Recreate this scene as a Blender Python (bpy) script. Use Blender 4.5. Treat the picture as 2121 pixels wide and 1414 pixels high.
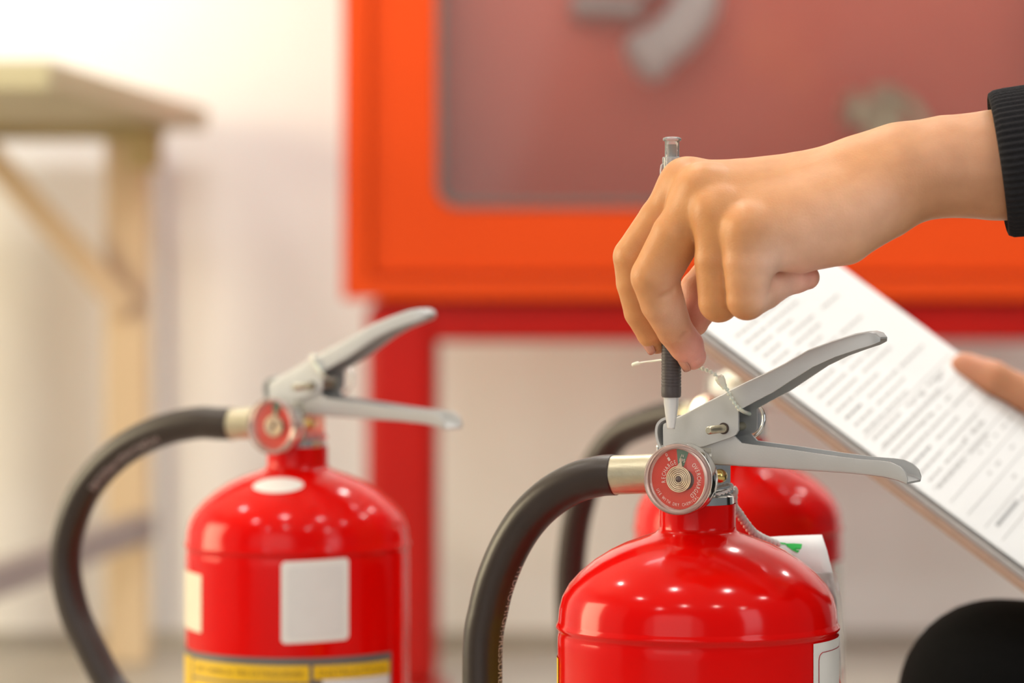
import bpy, math, random
import numpy as np
from mathutils import Vector, Matrix

random.seed(7)
rng = np.random.default_rng(7)
for _o in list(bpy.data.objects):
    bpy.data.objects.remove(_o)
scene = bpy.context.scene
COL = scene.collection
R = math.radians

# ------------------------------------------------------------------ camera
CAM_H = 0.62            # lens height over the floor
LENS = 120.0
FPX = 2121 * LENS / 36.0
CX, HY = 1060.5, 520.0  # principal column and horizon row
D0 = 1.7244             # distance to the axis of the near extinguisher

cam_data = bpy.data.cameras.new('camera')
cam_data.lens = LENS
cam_data.sensor_width = 36.0
cam_data.shift_y = -(707.0 - HY) / 2121.0
cam_data.clip_start = 0.05
cam_data.dof.use_dof = True
cam_data.dof.focus_distance = 1.695
cam_data.dof.aperture_fstop = 5.9
cam_data.dof.aperture_blades = 8
cam = bpy.data.objects.new('camera', cam_data)
COL.objects.link(cam)
cam.location = (0, 0, CAM_H)
cam.rotation_euler = (R(90), 0, 0)
scene.camera = cam

# ------------------------------------------------------------------ light
scene.view_settings.view_transform = 'Standard'
scene.view_settings.look = 'None'
scene.view_settings.gamma = 1.0
scene.view_settings.exposure = 0.0
scene.view_settings.use_curve_mapping = False

world = bpy.data.worlds.new('world')
scene.world = world
world.use_nodes = True
wb = world.node_tree.nodes['Background']
wb.inputs['Color'].default_value = (0.94, 0.97, 1.0, 1)
wb.inputs['Strength'].default_value = 0.16


def area_light(name, loc, target, size, size_y, power, color):
    d = bpy.data.lights.new(name, 'AREA')
    d.shape = 'RECTANGLE'
    d.size, d.size_y = size, size_y
    d.energy = power
    d.color = color
    o = bpy.data.objects.new(name, d)
    COL.objects.link(o)
    o.location = loc
    o.rotation_euler = (Vector(target) - Vector(loc)).to_track_quat('-Z', 'Y').to_euler()
    return o


# warm fill in an added window, standing in for the flare's warmth
area_light('added_warm_fill', (-3.42, 2.7, 1.30), (0.4, 4.7, 0.60), 1.9, 1.5, 112, (1.0, 0.85, 0.56))
# front fill added behind the camera to brighten the near things
area_light('added_front_fill', (-1.5, -1.9, 1.5), (0.1, 2.4, 0.5), 2.2, 1.7, 15, (1.0, 0.95, 0.88))
area_light('side_daylight', (2.3, -0.6, 1.7), (0.2, 1.8, 0.4), 0.9, 1.5, 15, (0.92, 0.96, 1.0))

# unseen fill added to brighten the far wall and cabinet
area_light('added_wall_fill', (0.35, 3.05, 2.70), (0.35, 5.3, 0.55), 2.2, 0.16, 37, (0.93, 0.97, 1.0))
# broad sun added as fill from behind the camera for wall and hand
sun_d = bpy.data.lights.new('fill_sun', 'SUN')
sun_d.energy = 0.38
sun_d.angle = R(48)
sun_d.color = (1.0, 0.965, 0.92)
sun = bpy.data.objects.new('fill_sun', sun_d)
COL.objects.link(sun)
sun.location = (-2.0, -4.0, 2.0)
sun.rotation_euler = Vector((0.42, 1.0, -0.17)).to_track_quat('-Z', 'Y').to_euler()

# ------------------------------------------------------------------ helpers


def P(px, py, Y):
    """world point seen at pixel (px, py) at distance Y from the camera"""
    return Vector(((px - CX) / FPX * Y, Y, CAM_H + (HY - py) / FPX * Y))


def tag(o, label=None, cat=None, group=None, kind=None):
    if label:
        o['label'] = label
    if cat:
        o['category'] = cat
    if group:
        o['group'] = group
    if kind:
        o['kind'] = kind
    return o


def mesh_from(verts, faces, name='mesh', smooth=True):
    me = bpy.data.meshes.new(name)
    me.from_pydata([tuple(v) for v in verts], [], [tuple(f) for f in faces])
    me.update()
    if smooth:
        me.polygons.foreach_set('use_smooth', [True] * len(me.polygons))
    return me


def link(name, me, mat=None, parent=None):
    o = bpy.data.objects.new(name, me)
    COL.objects.link(o)
    if me is not None and mat is not None and len(me.materials) == 0:
        me.materials.append(mat)
    if parent is not None:
        o.parent = parent
    return o


def obj(name, verts, faces, mat, parent=None, smooth=True, auto=None):
    me = mesh_from(verts, faces, name, smooth)
    if auto is not None and smooth:
        me.set_sharp_from_angle(angle=R(auto))
    return link(name, me, mat, parent)


def empty(name, loc=(0, 0, 0), rz=0.0, scale=1.0):
    o = bpy.data.objects.new(name, None)
    COL.objects.link(o)
    o.location = loc
    o.rotation_euler = (0, 0, rz)
    o.scale = (scale,) * 3
    o.empty_display_size = 0.05
    return o


def bevel(o, w=0.002, seg=2):
    m = o.modifiers.new('bevel', 'BEVEL')
    m.width = w
    m.segments = seg
    m.limit_method = 'ANGLE'
    m.angle_limit = R(40)
    return o


def box(x0, x1, y0, y1, z0, z1):
    v = [(x0, y0, z0), (x1, y0, z0), (x1, y1, z0), (x0, y1, z0),
         (x0, y0, z1), (x1, y0, z1), (x1, y1, z1), (x0, y1, z1)]
    f = [(0, 3, 2, 1), (4, 5, 6, 7), (0, 1, 5, 4), (1, 2, 6, 5), (2, 3, 7, 6), (3, 0, 4, 7)]
    return v, f


def box_between(a, b, wx, wz):
    """a bar of rectangular section from a to b"""
    a, b = Vector(a), Vector(b)
    d = (b - a).normalized()
    up = Vector((0, 0, 1)) if abs(d.z) < 0.9 else Vector((0, 1, 0))
    s = d.cross(up).normalized()
    u = s.cross(d).normalized()
    v = []
    for c in (a, b):
        for i, j in ((-1, -1), (1, -1), (1, 1), (-1, 1)):
            v.append(c + s * (i * wx / 2) + u * (j * wz / 2))
    f = [(3, 2, 1, 0), (4, 5, 6, 7), (0, 1, 5, 4), (1, 2, 6, 5), (2, 3, 7, 6), (3, 0, 4, 7)]
    return v, f


def merge(*parts):
    V, F = [], []
    for v, f in parts:
        n = len(V)
        V += [tuple(p) for p in v]
        F += [tuple(i + n for i in q) for q in f]
    return V, F


def lathe(profile, seg=64, closed=False):
    """revolve (r, z) points about z"""
    V, F = [], []
    n = len(profile)
    for i in range(seg):
        a = 2 * math.pi * i / seg
        c, s = math.cos(a), math.sin(a)
        for r, z in profile:
            V.append((r * c, r * s, z))
    for i in range(seg):
        j = (i + 1) % seg
        for k in range(n - 1 if not closed else n):
            k2 = (k + 1) % n
            F.append((i * n + k, j * n + k, j * n + k2, i * n + k2))
    return V, F


def turn(vf, M):
    v, f = vf
    return [M @ Vector(p) for p in v], f


def spline(pts, n=8):
    """Catmull-Rom through the points"""
    p = [Vector(q) for q in pts]
    p = [p[0] * 2 - p[1]] + p + [p[-1] * 2 - p[-2]]
    out = []
    for i in range(1, len(p) - 2):
        for k in range(n):
            t = k / n
            a, b, c, d = p[i - 1], p[i], p[i + 1], p[i + 2]
            out.append(0.5 * ((2 * b) + (c - a) * t + (2 * a - 5 * b + 4 * c - d) * t * t + (3 * b - a - 3 * c + d) * t ** 3))
    out.append(p[-2])
    return out


def frames(path):
    T = []
    n = len(path)
    for i in range(n):
        T.append((path[min(i + 1, n - 1)] - path[max(i - 1, 0)]).normalized())
    ref = Vector((0, 0, 1)) if abs(T[0].z) < 0.9 else Vector((0, 1, 0))
    N = [(ref - T[0] * ref.dot(T[0])).normalized()]
    for i in range(1, n):
        q = N[-1] - T[i] * N[-1].dot(T[i])
        N.append(q.normalized())
    return T, N, [T[i].cross(N[i]) for i in range(n)]


def tube(path, rad, seg=16, cap=True, ring=None):
    path = [Vector(p) for p in path]
    T, N, B = frames(path)
    V, F = [], []
    for i, p in enumerate(path):
        r = rad(i / (len(path) - 1)) if callable(rad) else rad
        for k in range(seg):
            a = 2 * math.pi * k / seg
            rr = r * (ring(a) if ring else 1)
            V.append(p + N[i] * (rr * math.cos(a)) + B[i] * (rr * math.sin(a)))
    for i in range(len(path) - 1):
        for k in range(seg):
            k2 = (k + 1) % seg
            F.append((i * seg + k, i * seg + k2, (i + 1) * seg + k2, (i + 1) * seg + k))
    if cap:
        F.append(tuple(range(seg - 1, -1, -1)))
        F.append(tuple((len(path) - 1) * seg + k for k in range(seg)))
    return V, F


def torus(Rr, r, seg=32, ring=8):
    return lathe([(Rr + r * math.cos(2 * math.pi * k / ring), r * math.sin(2 * math.pi * k / ring)) for k in range(ring)], seg, True)


def disc(r, seg=48, r0=0.0):
    if r0 > 0:
        return lathe([(r0, 0), (r, 0)], seg)
    return [(0, 0, 0)] + [(r * math.cos(2 * math.pi * i / seg), r * math.sin(2 * math.pi * i / seg), 0) for i in range(seg)], \
        [(0, i + 1, (i + 1) % seg + 1) for i in range(seg)]


_glyphs = {}


def text2d(s, size=1.0, align='CENTER'):
    """flat triangulated lettering as (verts, faces) in the xy plane"""
    key = (s, align)
    if key not in _glyphs:
        cu = bpy.data.curves.new('t', 'FONT')
        cu.body = s
        cu.align_x = align
        cu.resolution_u = 3
        ob = bpy.data.objects.new('t', cu)
        COL.objects.link(ob)
        bpy.context.view_layer.update()
        dg = bpy.context.evaluated_depsgraph_get()
        me = bpy.data.meshes.new_from_object(ob.evaluated_get(dg))
        _glyphs[key] = ([tuple(v.co) for v in me.vertices], [tuple(p.vertices) for p in me.polygons])
        bpy.data.objects.remove(ob)
        bpy.data.meshes.remove(me)
        bpy.data.curves.remove(cu)
    v, f = _glyphs[key]
    return [(x * size, y * size, 0.0) for x, y, z in v], f


# ------------------------------------------------------------------ materials
def mat(name, color, rough=0.5, metal=0.0, spec=0.5, coat=0.0, var=0.06, scale=30.0, bump=0.0, bump_scale=200.0,
        sss=0.0, color2=None, stretch=None):
    m = bpy.data.materials.new(name)
    m.use_nodes = True
    nt = m.node_tree
    b = nt.nodes['Principled BSDF']
    b.inputs['Roughness'].default_value = rough
    b.inputs['Metallic'].default_value = metal
    b.inputs['Specular IOR Level'].default_value = spec
    b.inputs['Coat Weight'].default_value = coat
    b.inputs['Coat Roughness'].default_value = 0.03
    tc = nt.nodes.new('ShaderNodeTexCoord')
    src = tc.outputs['Object']
    if stretch:
        mp = nt.nodes.new('ShaderNodeMapping')
        mp.inputs['Scale'].default_value = stretch
        nt.links.new(src, mp.inputs['Vector'])
        src = mp.outputs['Vector']
    no = nt.nodes.new('ShaderNodeTexNoise')
    no.inputs['Scale'].default_value = scale
    no.inputs['Detail'].default_value = 4
    nt.links.new(src, no.inputs['Vector'])
    mx = nt.nodes.new('ShaderNodeMix')
    mx.data_type = 'RGBA'
    c2 = color2 if color2 else tuple(c * (1 - var) for c in color)
    c1 = color if color2 else tuple(min(1, c * (1 + var)) for c in color)
    mx.inputs['A'].default_value = (*c1, 1)
    mx.inputs['B'].default_value = (*c2, 1)
    nt.links.new(no.outputs['Fac'], mx.inputs['Factor'])
    nt.links.new(mx.outputs['Result'], b.inputs['Base Color'])
    if bump > 0:
        n2 = nt.nodes.new('ShaderNodeTexNoise')
        n2.inputs['Scale'].default_value = bump_scale
        n2.inputs['Detail'].default_value = 3
        nt.links.new(src, n2.inputs['Vector'])
        bp = nt.nodes.new('ShaderNodeBump')
        bp.inputs['Strength'].default_value = bump
        bp.inputs['Distance'].default_value = 0.001
        nt.links.new(n2.outputs['Fac'], bp.inputs['Height'])
        nt.links.new(bp.outputs['Normal'], b.inputs['Normal'])
    if sss > 0:
        b.inputs['Subsurface Weight'].default_value = sss
        b.inputs['Subsurface Radius'].default_value = (1.0, 0.35, 0.2)
        b.inputs['Subsurface Scale'].default_value = 0.004
    return m


def clear(name, tint=(1, 1, 1), fac=0.12, rough=0.08, body=(0.9, 0.9, 0.9)):
    """thin clear plastic or glass: mostly see-through with a gloss"""
    m = bpy.data.materials.new(name)
    m.use_nodes = True
    nt = m.node_tree
    nt.nodes.remove(nt.nodes['Principled BSDF'])
    out = nt.nodes['Material Output']
    tr = nt.nodes.new('ShaderNodeBsdfTransparent')
    tr.inputs['Color'].default_value = (*tint, 1)
    df = nt.nodes.new('ShaderNodeBsdfDiffuse')
    df.inputs['Color'].default_value = (*body, 1)
    gl = nt.nodes.new('ShaderNodeBsdfGlossy')
    gl.inputs['Roughness'].default_value = rough
    m1 = nt.nodes.new('ShaderNodeMixShader')
    m1.inputs['Fac'].default_value = fac
    nt.links.new(tr.outputs[0], m1.inputs[1])
    nt.links.new(df.outputs[0], m1.inputs[2])
    lw = nt.nodes.new('ShaderNodeFresnel')
    lw.inputs['IOR'].default_value = 1.45
    m2 = nt.nodes.new('ShaderNodeMixShader')
    nt.links.new(lw.outputs['Fac'], m2.inputs['Fac'])
    nt.links.new(m1.outputs[0], m2.inputs[1])
    nt.links.new(gl.outputs[0], m2.inputs[2])
    nt.links.new(m2.outputs[0], out.inputs['Surface'])
    return m


def emit(name, color, strength):
    m = bpy.data.materials.new(name)
    m.use_nodes = True
    b = m.node_tree.nodes['Principled BSDF']
    b.inputs['Base Color'].default_value = (*color, 1)
    b.inputs['Emission Color'].default_value = (*color, 1)
    b.inputs['Emission Strength'].default_value = strength
    return m


M = {}
M['wall'] = mat('wall_paint', (0.84, 0.83, 0.82), 0.75, var=0.02, scale=4, bump=0.08, bump_scale=120)
M['floor'] = mat('floor_screed', (0.40, 0.37, 0.32), 0.4, var=0.12, scale=6)
M['ceiling'] = mat('ceiling_paint', (0.85, 0.84, 0.82), 0.8, var=0.02)
M['trimw'] = mat('white_trim', (0.74, 0.75, 0.77), 0.4, var=0.02)
M['red'] = mat('red_enamel', (0.68, 0.002, 0.001), 0.13, spec=0.22, coat=0.0, var=0.07, scale=9, bump=0.03, bump_scale=25)
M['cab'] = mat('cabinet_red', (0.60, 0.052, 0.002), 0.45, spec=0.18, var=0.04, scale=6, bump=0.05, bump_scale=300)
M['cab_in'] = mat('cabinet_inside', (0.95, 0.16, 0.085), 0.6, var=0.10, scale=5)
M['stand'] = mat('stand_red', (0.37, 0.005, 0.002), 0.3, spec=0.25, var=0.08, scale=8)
M['rubber'] = mat('black_rubber', (0.026, 0.016, 0.012), 0.36, spec=0.45, var=0.25, scale=60, bump=0.06, bump_scale=500)
M['gasket'] = mat('gasket', (0.10, 0.10, 0.09), 0.5)
M['lever'] = mat('lever_grey_paint', (0.52, 0.525, 0.52), 0.36, metal=0.15, spec=0.5, var=0.06, scale=70, bump=0.05, bump_scale=900)
M['steel'] = mat('bright_steel', (0.80, 0.79, 0.76), 0.14, metal=1.0, var=0.05, scale=60)
M['ferrule'] = mat('zinc_ferrule', (0.52, 0.47, 0.34), 0.34, metal=0.75, var=0.18, scale=140, bump=0.1, bump_scale=700)
M['brass'] = mat('brass', (0.72, 0.55, 0.20), 0.24, metal=1.0, var=0.1, scale=50)
M['pin'] = mat('plated_pin', (0.62, 0.57, 0.42), 0.30, metal=0.85, var=0.2, scale=300)
M['dial'] = mat('dial_red', (0.66, 0.035, 0.015), 0.5, var=0.04)
M['dial_green'] = mat('dial_green', (0.06, 0.20, 0.13), 0.5, var=0.05)
M['ink_white'] = mat('white_ink', (0.85, 0.80, 0.74), 0.6, var=0.02)
M['coil'] = mat('coil_brass', (0.82, 0.72, 0.52), 0.3, metal=0.7, var=0.05)
M['dark'] = mat('dark_steel_and_shadow', (0.05, 0.03, 0.025), 0.5, var=0.2)  # also colours the shadow disc beside the gauge coil
M['lens'] = clear('gauge_lens', (1.0, 0.97, 0.96), 0.05, 0.03, (0.9, 0.6, 0.5))
M['lens_rim'] = clear('gauge_rim', (1.0, 0.88, 0.85), 0.34, 0.06, (0.86, 0.62, 0.55))
M['paper'] = mat('paper', (0.86, 0.86, 0.85), 0.7, var=0.015, scale=20)
M['paper2'] = mat('paper_edge', (0.70, 0.70, 0.70), 0.75, var=0.12, scale=400, stretch=(0.02, 0.02, 1))
M['print'] = mat('grey_print', (0.58, 0.57, 0.56), 0.8, var=0.1)
M['printd'] = mat('dark_print', (0.40, 0.40, 0.40), 0.8, var=0.1)
M['board'] = mat('hardboard', (0.50, 0.35, 0.27), 0.55, var=0.15, scale=120)
M['sticker'] = mat('white_sticker', (0.80, 0.78, 0.74), 0.45, var=0.03, scale=40)
M['sticker_in'] = mat('sticker_panel', (0.72, 0.71, 0.69), 0.4, var=0.05, scale=60)
M['sticker_o'] = mat('cream_sticker', (0.78, 0.70, 0.54), 0.5, var=0.1, scale=120)
M['lab_grey'] = mat('label_grey', (0.135, 0.12, 0.115), 0.4, var=0.08)
M['lab_yellow'] = mat('label_yellow', (0.80, 0.50, 0.005), 0.4, var=0.05)
M['lab_ink'] = mat('label_ink', (0.30, 0.17, 0.01), 0.5, var=0.05)
M['lab_line'] = mat('label_red_line', (0.38, 0.02, 0.03), 0.5)
M['green_print'] = mat('green_print', (0.02, 0.50, 0.08), 0.5)
M['tie'] = mat('tie_plastic', (0.80, 0.82, 0.70), 0.35, spec=0.5, sss=0.3, var=0.04)
M['string'] = mat('cotton_string', (0.80, 0.79, 0.76), 0.85, var=0.1, scale=600, bump=0.4, bump_scale=1500)
M['pouch'] = clear('plastic_pouch', (1, 1, 1), 0.10, 0.06, (0.85, 0.85, 0.85))
M['hose_ink'] = mat('hose_ink', (0.48, 0.44, 0.42), 0.5, var=0.15, scale=300)
M['clearp'] = clear('clear_pen_plastic', (1.0, 1.0, 1.0), 0.24, 0.05, (1.0, 1.0, 1.0))
M['clearc'] = clear('whitened_pen_plastic', (1.0, 1.0, 1.0), 0.62, 0.08, (1.0, 1.0, 1.0))  # white mixed in for highlights on the clear tip; clip shares it
M['grip'] = mat('grip_rubber', (0.075, 0.062, 0.062), 0.42, spec=0.4, var=0.12, scale=100)
M['ink'] = mat('pen_ink', (0.035, 0.028, 0.026), 0.4)
M['knit'] = mat('black_knit', (0.014, 0.013, 0.015), 0.85, spec=0.25, var=0.4, scale=500, bump=0.5, bump_scale=1400)
M['trouser'] = mat('black_cloth', (0.004, 0.004, 0.004), 0.9, spec=0.1, var=0.2, scale=300)
M['shoe'] = mat('black_shoe', (0.01, 0.01, 0.01), 0.4)
M['hair'] = mat('black_hair', (0.010, 0.008, 0.007), 0.45, var=0.5, scale=120)
M['eye'] = mat('eye', (0.75, 0.72, 0.68), 0.2)
M['wood'] = mat('table_wood', (0.70, 0.55, 0.37), 0.5, color2=(0.64, 0.48, 0.30), scale=9, stretch=(1, 1, 0.15))
M['wood_top'] = mat('table_top_wood', (0.52, 0.46, 0.28), 0.5, color2=(0.46, 0.40, 0.24), scale=9)
M['wood_apron'] = mat('table_apron_wood', (0.50, 0.40, 0.19), 0.5, color2=(0.44, 0.34, 0.15), scale=9)
M['rail'] = mat('grey_rail', (0.36, 0.31, 0.30), 0.45, var=0.08)
M['canvas'] = mat('canvas_hose', (0.93, 0.91, 0.87), 0.8, var=0.06, scale=90)
M['alu'] = mat('cast_alloy', (0.60, 0.54, 0.50), 0.45, metal=0.5)
M['valve'] = mat('valve_brass', (0.78, 0.76, 0.50), 0.42, metal=0.2, var=0.1)
M['cabglass'] = clear('cabinet_glass', (0.98, 0.97, 0.97), 0.06, 0.05, (0.80, 0.62, 0.58))
M['lampglow'] = emit('downlight_glow', (1.0, 0.96, 0.91), 330.0)
M['nail'] = mat('fingernail', (0.60, 0.27, 0.19), 0.25, spec=0.5, sss=0.2, var=0.04)


def skin_material():
    m = bpy.data.materials.new('skin')
    m.use_nodes = True
    nt = m.node_tree
    b = nt.nodes['Principled BSDF']
    at = nt.nodes.new('ShaderNodeAttribute')
    at.attribute_name = 'tone'
    tc = nt.nodes.new('ShaderNodeTexCoord')
    no = nt.nodes.new('ShaderNodeTexNoise')
    no.inputs['Scale'].default_value = 90
    no.inputs['Detail'].default_value = 5
    nt.links.new(tc.outputs['Object'], no.inputs['Vector'])
    mx = nt.nodes.new('ShaderNodeMix')
    mx.data_type = 'RGBA'
    mx.blend_type = 'MULTIPLY'
    mx.inputs['Factor'].default_value = 0.35
    ra = nt.nodes.new('ShaderNodeValToRGB')
    ra.color_ramp.elements[0].color = (0.78, 0.68, 0.60, 1)
    ra.color_ramp.elements[0].position = 0.3
    ra.color_ramp.elements[1].color = (1.1, 1.1, 1.1, 1)
    ra.color_ramp.elements[1].position = 0.7
    nt.links.new(no.outputs['Fac'], ra.inputs['Fac'])
    nt.links.new(at.outputs['Color'], mx.inputs['A'])
    nt.links.new(ra.outputs['Color'], mx.inputs['B'])
    nt.links.new(mx.outputs['Result'], b.inputs['Base Color'])
    vo = nt.nodes.new('ShaderNodeTexVoronoi')
    vo.inputs['Scale'].default_value = 900
    nt.links.new(tc.outputs['Object'], vo.inputs['Vector'])
    n2 = nt.nodes.new('ShaderNodeTexNoise')
    n2.inputs['Scale'].default_value = 260
    n2.inputs['Detail'].default_value = 5
    nt.links.new(tc.outputs['Object'], n2.inputs['Vector'])
    ad = nt.nodes.new('ShaderNodeMath')
    ad.operation = 'ADD'
    nt.links.new(vo.outputs['Distance'], ad.inputs[0])
    nt.links.new(n2.outputs['Fac'], ad.inputs[1])
    bp = nt.nodes.new('ShaderNodeBump')
    bp.inputs['Strength'].default_value = 0.09
    bp.inputs['Distance'].default_value = 0.0008
    nt.links.new(ad.outputs[0], bp.inputs['Height'])
    nt.links.new(bp.outputs['Normal'], b.inputs['Normal'])
    b.inputs['Roughness'].default_value = 0.46
    b.inputs['Specular IOR Level'].default_value = 0.4
    b.inputs['Subsurface Weight'].default_value = 0.38
    b.inputs['Subsurface Radius'].default_value = (1.0, 0.35, 0.18)
    b.inputs['Subsurface Scale'].default_value = 0.005
    return m


M['skin'] = skin_material()

# ------------------------------------------------------------------ the room
YW = 5.38


def structure(name, vf, m, label=None):
    o = obj(name, vf[0], vf[1], m, smooth=False)
    o['kind'] = 'structure'
    if label:
        o['label'] = label
    return o


structure('floor', box(-3.6, 3.2, -2.2, YW + 0.1, -0.1, 0.0), M['floor'], 'dull beige floor in front of the white wall')
structure('wall_back', box(-3.6, 3.2, YW, YW + 0.1, 0.0, 3.0), M['wall'], 'white painted wall behind the red cabinet')
# left wall around the opening of the window added for warm light
wl = merge(box(-3.6, -3.5, 0.2, 1.75, 0, 3.0), box(-3.6, -3.5, 3.65, YW, 0, 3.0),
           box(-3.6, -3.5, 1.75, 3.65, 0, 0.50), box(-3.6, -3.5, 1.75, 3.65, 2.10, 3.0))
structure('wall_left', wl, M['wall'], 'white side wall with the added window')
win = structure('added_window_1', merge(box(-3.58, -3.50, 1.75, 1.81, 0.50, 2.10), box(-3.58, -3.50, 3.59, 3.65, 0.50, 2.10),
                                  box(-3.58, -3.50, 1.81, 3.59, 0.50, 0.56), box(-3.58, -3.50, 1.81, 3.59, 2.04, 2.10),
                                  box(-3.57, -3.52, 2.67, 2.72, 0.56, 2.04)), M['trimw'], 'white window frame added in the unseen side wall for its light')
structure('ceiling', box(-3.6, 3.2, -2.2, YW + 0.1, 3.0, 3.1), M['ceiling'], 'white ceiling with round downlights')
structure('baseboard_back', box(-3.5, 3.2, YW - 0.015, YW, 0.0, 0.022), M['floor'], 'low beige skirting along the white wall')
# pale cable duct running up the wall beside the table
x0, x1 = P(303, 900, YW).x, P(345, 900, YW).x
duct = structure('trim_1', merge(box(x0, x1, YW - 0.018, YW, 0.022, 0.78)), M['trimw'], 'pale vertical duct on the wall beside the table')
bevel(duct, 0.005)
# downlights
k = 0
for gx in (-1.9, -0.5, 0.9, 2.3):
    for gy in (-0.7, 1.15, 2.9, 4.15):
        if gx < -1 and gy > 4:
            continue
        ex, ey = gx + 0.12 * math.sin(3 * gy), gy + 0.15 * math.cos(2 * gx)
        d = empty('downlight', (ex, ey, 3.0))
        side = ('nearest the side window' if gx < -1 else 'in the far side row' if gx > 2 else 'in the middle rows')
        tag(d, 'round recessed downlight in the ceiling ' + side, 'downlight', 'ceiling downlights ' + side)
        if k == 0:
            m_ring = mesh_from(*lathe([(0.055, -0.001), (0.058, -0.008), (0.075, -0.006), (0.078, 0.0)], 32), 'ring')
            m_glow = mesh_from(*turn(disc(0.056, 32), Matrix.Rotation(math.pi, 4, 'X') @ Matrix.Translation((0, 0, 0.002))), 'glow')
        link('ring', m_ring, M['trimw'], d)
        link('lamp_face', m_glow, M['lampglow'], d)
        k += 1

bar = empty('added_light_bar', (0.35, 3.0, 3.0))  # bar modelled around the added wall fill
tag(bar, 'long white light bar added below the ceiling to brighten the far wall', 'light bar')
Mb = Matrix.Translation((0, 0.03, -0.29)) @ Matrix.Rotation(R(-43), 4, 'X')
o = obj('housing', *turn(box(-1.32, 1.32, -0.03, -0.006, -0.09, 0.09), Matrix.Translation((0, 0.04, -0.30)) @ Matrix.Rotation(R(-43), 4, 'X')), M['trimw'], bar, smooth=False)
bevel(o, 0.004)
for hx in (-1.1, 1.1):
    obj('hanger', *tube([(hx, 0.0, 0.0), (hx, 0.0, -0.27)], 0.006, 10), M['trimw'], bar)

# ------------------------------------------------------------------ fire hose cabinet on its stand
YC = 4.80               # front of the cabinet
YCB = 5.00              # back of the cabinet
sc_c = YC / FPX


def cx(px):
    return (px - CX) * sc_c


def cz(py):
    return CAM_H + (HY - py) * sc_c


cab = empty('hose_cabinet', (0, 0, 0))
tag(cab, 'large red metal fire hose cabinet with a glazed door', 'cabinet')
XL, XR = cx(710), cx(2420)
ZB, ZT = cz(620), cz(620) + 0.80
t = 0.012
o = obj('body', *merge(box(XL, XL + t, YC, YCB, ZB, ZT), box(XR - t, XR, YC, YCB, ZB, ZT),
                       box(XL + t, XR - t, YC, YCB, ZB, ZB + t), box(XL + t, XR - t, YC, YCB, ZT - t, ZT),
                       box(XL + t, XR - t, YCB - t, YCB, ZB + t, ZT - t)), M['cab'], cab, smooth=False)
o = obj('back_panel', *box(XL + t, XR - t, YCB - t - 0.006, YCB - t - 0.001, ZB + t, ZT - t), M['cab_in'], cab, smooth=False)


def rrect(x0, x1, z0, z1, r, n=8):
    pts = []
    for (qx, qz, a0) in ((x1 - r, z0 + r, -90), (x1 - r, z1 - r, 0), (x0 + r, z1 - r, 90), (x0 + r, z0 + r, 180)):
        for i in range(n + 1):
            a = R(a0 + 90 * i / n)
            pts.append((qx + r * math.cos(a), qz + r * math.sin(a)))
    return pts


def frame_plate(outer, inner, y0, y1):
    """flat plate with a hole, both loops with the same count"""
    n = len(outer)
    V = [(x, y0, z) for x, z in outer] + [(x, y0, z) for x, z in inner] + [(x, y1, z) for x, z in outer] + [(x, y1, z) for x, z in inner]
    F = []
    for i in range(n):
        j = (i + 1) % n
        F.append((i, j, n + j, n + i))
        F.append((2 * n + j, 2 * n + i, 3 * n + i, 3 * n + j))
        F.append((j, i, 2 * n + i, 2 * n + j))
        F.append((n + i, n + j, 3 * n + j, 3 * n + i))
    return V, F


# outer face frame, stepping back to the door leaf
fo = rrect(XL, XR, ZB, ZT, 0.004, 8)
fi = rrect(cx(766), XR - (cx(766) - XL), cz(577), ZT - 0.03, 0.004, 8)
o = obj('face_frame', *frame_plate(fo, fi, YC - 0.012, YC + 0.004), M['cab'], cab, smooth=False)
bevel(o, 0.003)
do = rrect(cx(769), XR - (cx(769) - XL), cz(573), ZT - 0.033, 0.004, 8)
WX0, WX1, WZ0, WZ1 = cx(905), XR - (cx(905) - XL), cz(430), ZT - 0.13
di = rrect(WX0, WX1, WZ0, WZ1, 0.032, 8)
door = obj('door', *frame_plate(do, di, YC - 0.006, YC + 0.016), M['cab'], cab, smooth=False)
bevel(door, 0.004)
# raised border strip of the door leaf
so = rrect(cx(778), XR - (cx(778) - XL), cz(564), ZT - 0.041, 0.004, 8)
si = rrect(cx(784), XR - (cx(784) - XL), cz(557), ZT - 0.046, 0.004, 8)
o = obj('door_ridge', *frame_plate(so, si, YC - 0.0095, YC - 0.004), M['cab'], door, smooth=False)
gi = rrect(WX0 + 0.009, WX1 - 0.009, WZ0 + 0.009, WZ1 - 0.009, 0.026, 8)
o = obj('glass_gasket', *frame_plate(di, gi, YC - 0.009, YC + 0.004), M['gasket'], door, smooth=False)
bevel(o, 0.002)
n = len(gi)
o = obj('glass_pane', [(x, YC + 0.001, z) for x, z in di] + [(x, YC + 0.005, z) for x, z in di],
        [tuple(range(n)), tuple(range(2 * n - 1, n - 1, -1))] + [(i, n + i, n + (i + 1) % n, (i + 1) % n) for i in range(n)], M['cabglass'], door, smooth=False)

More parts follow.
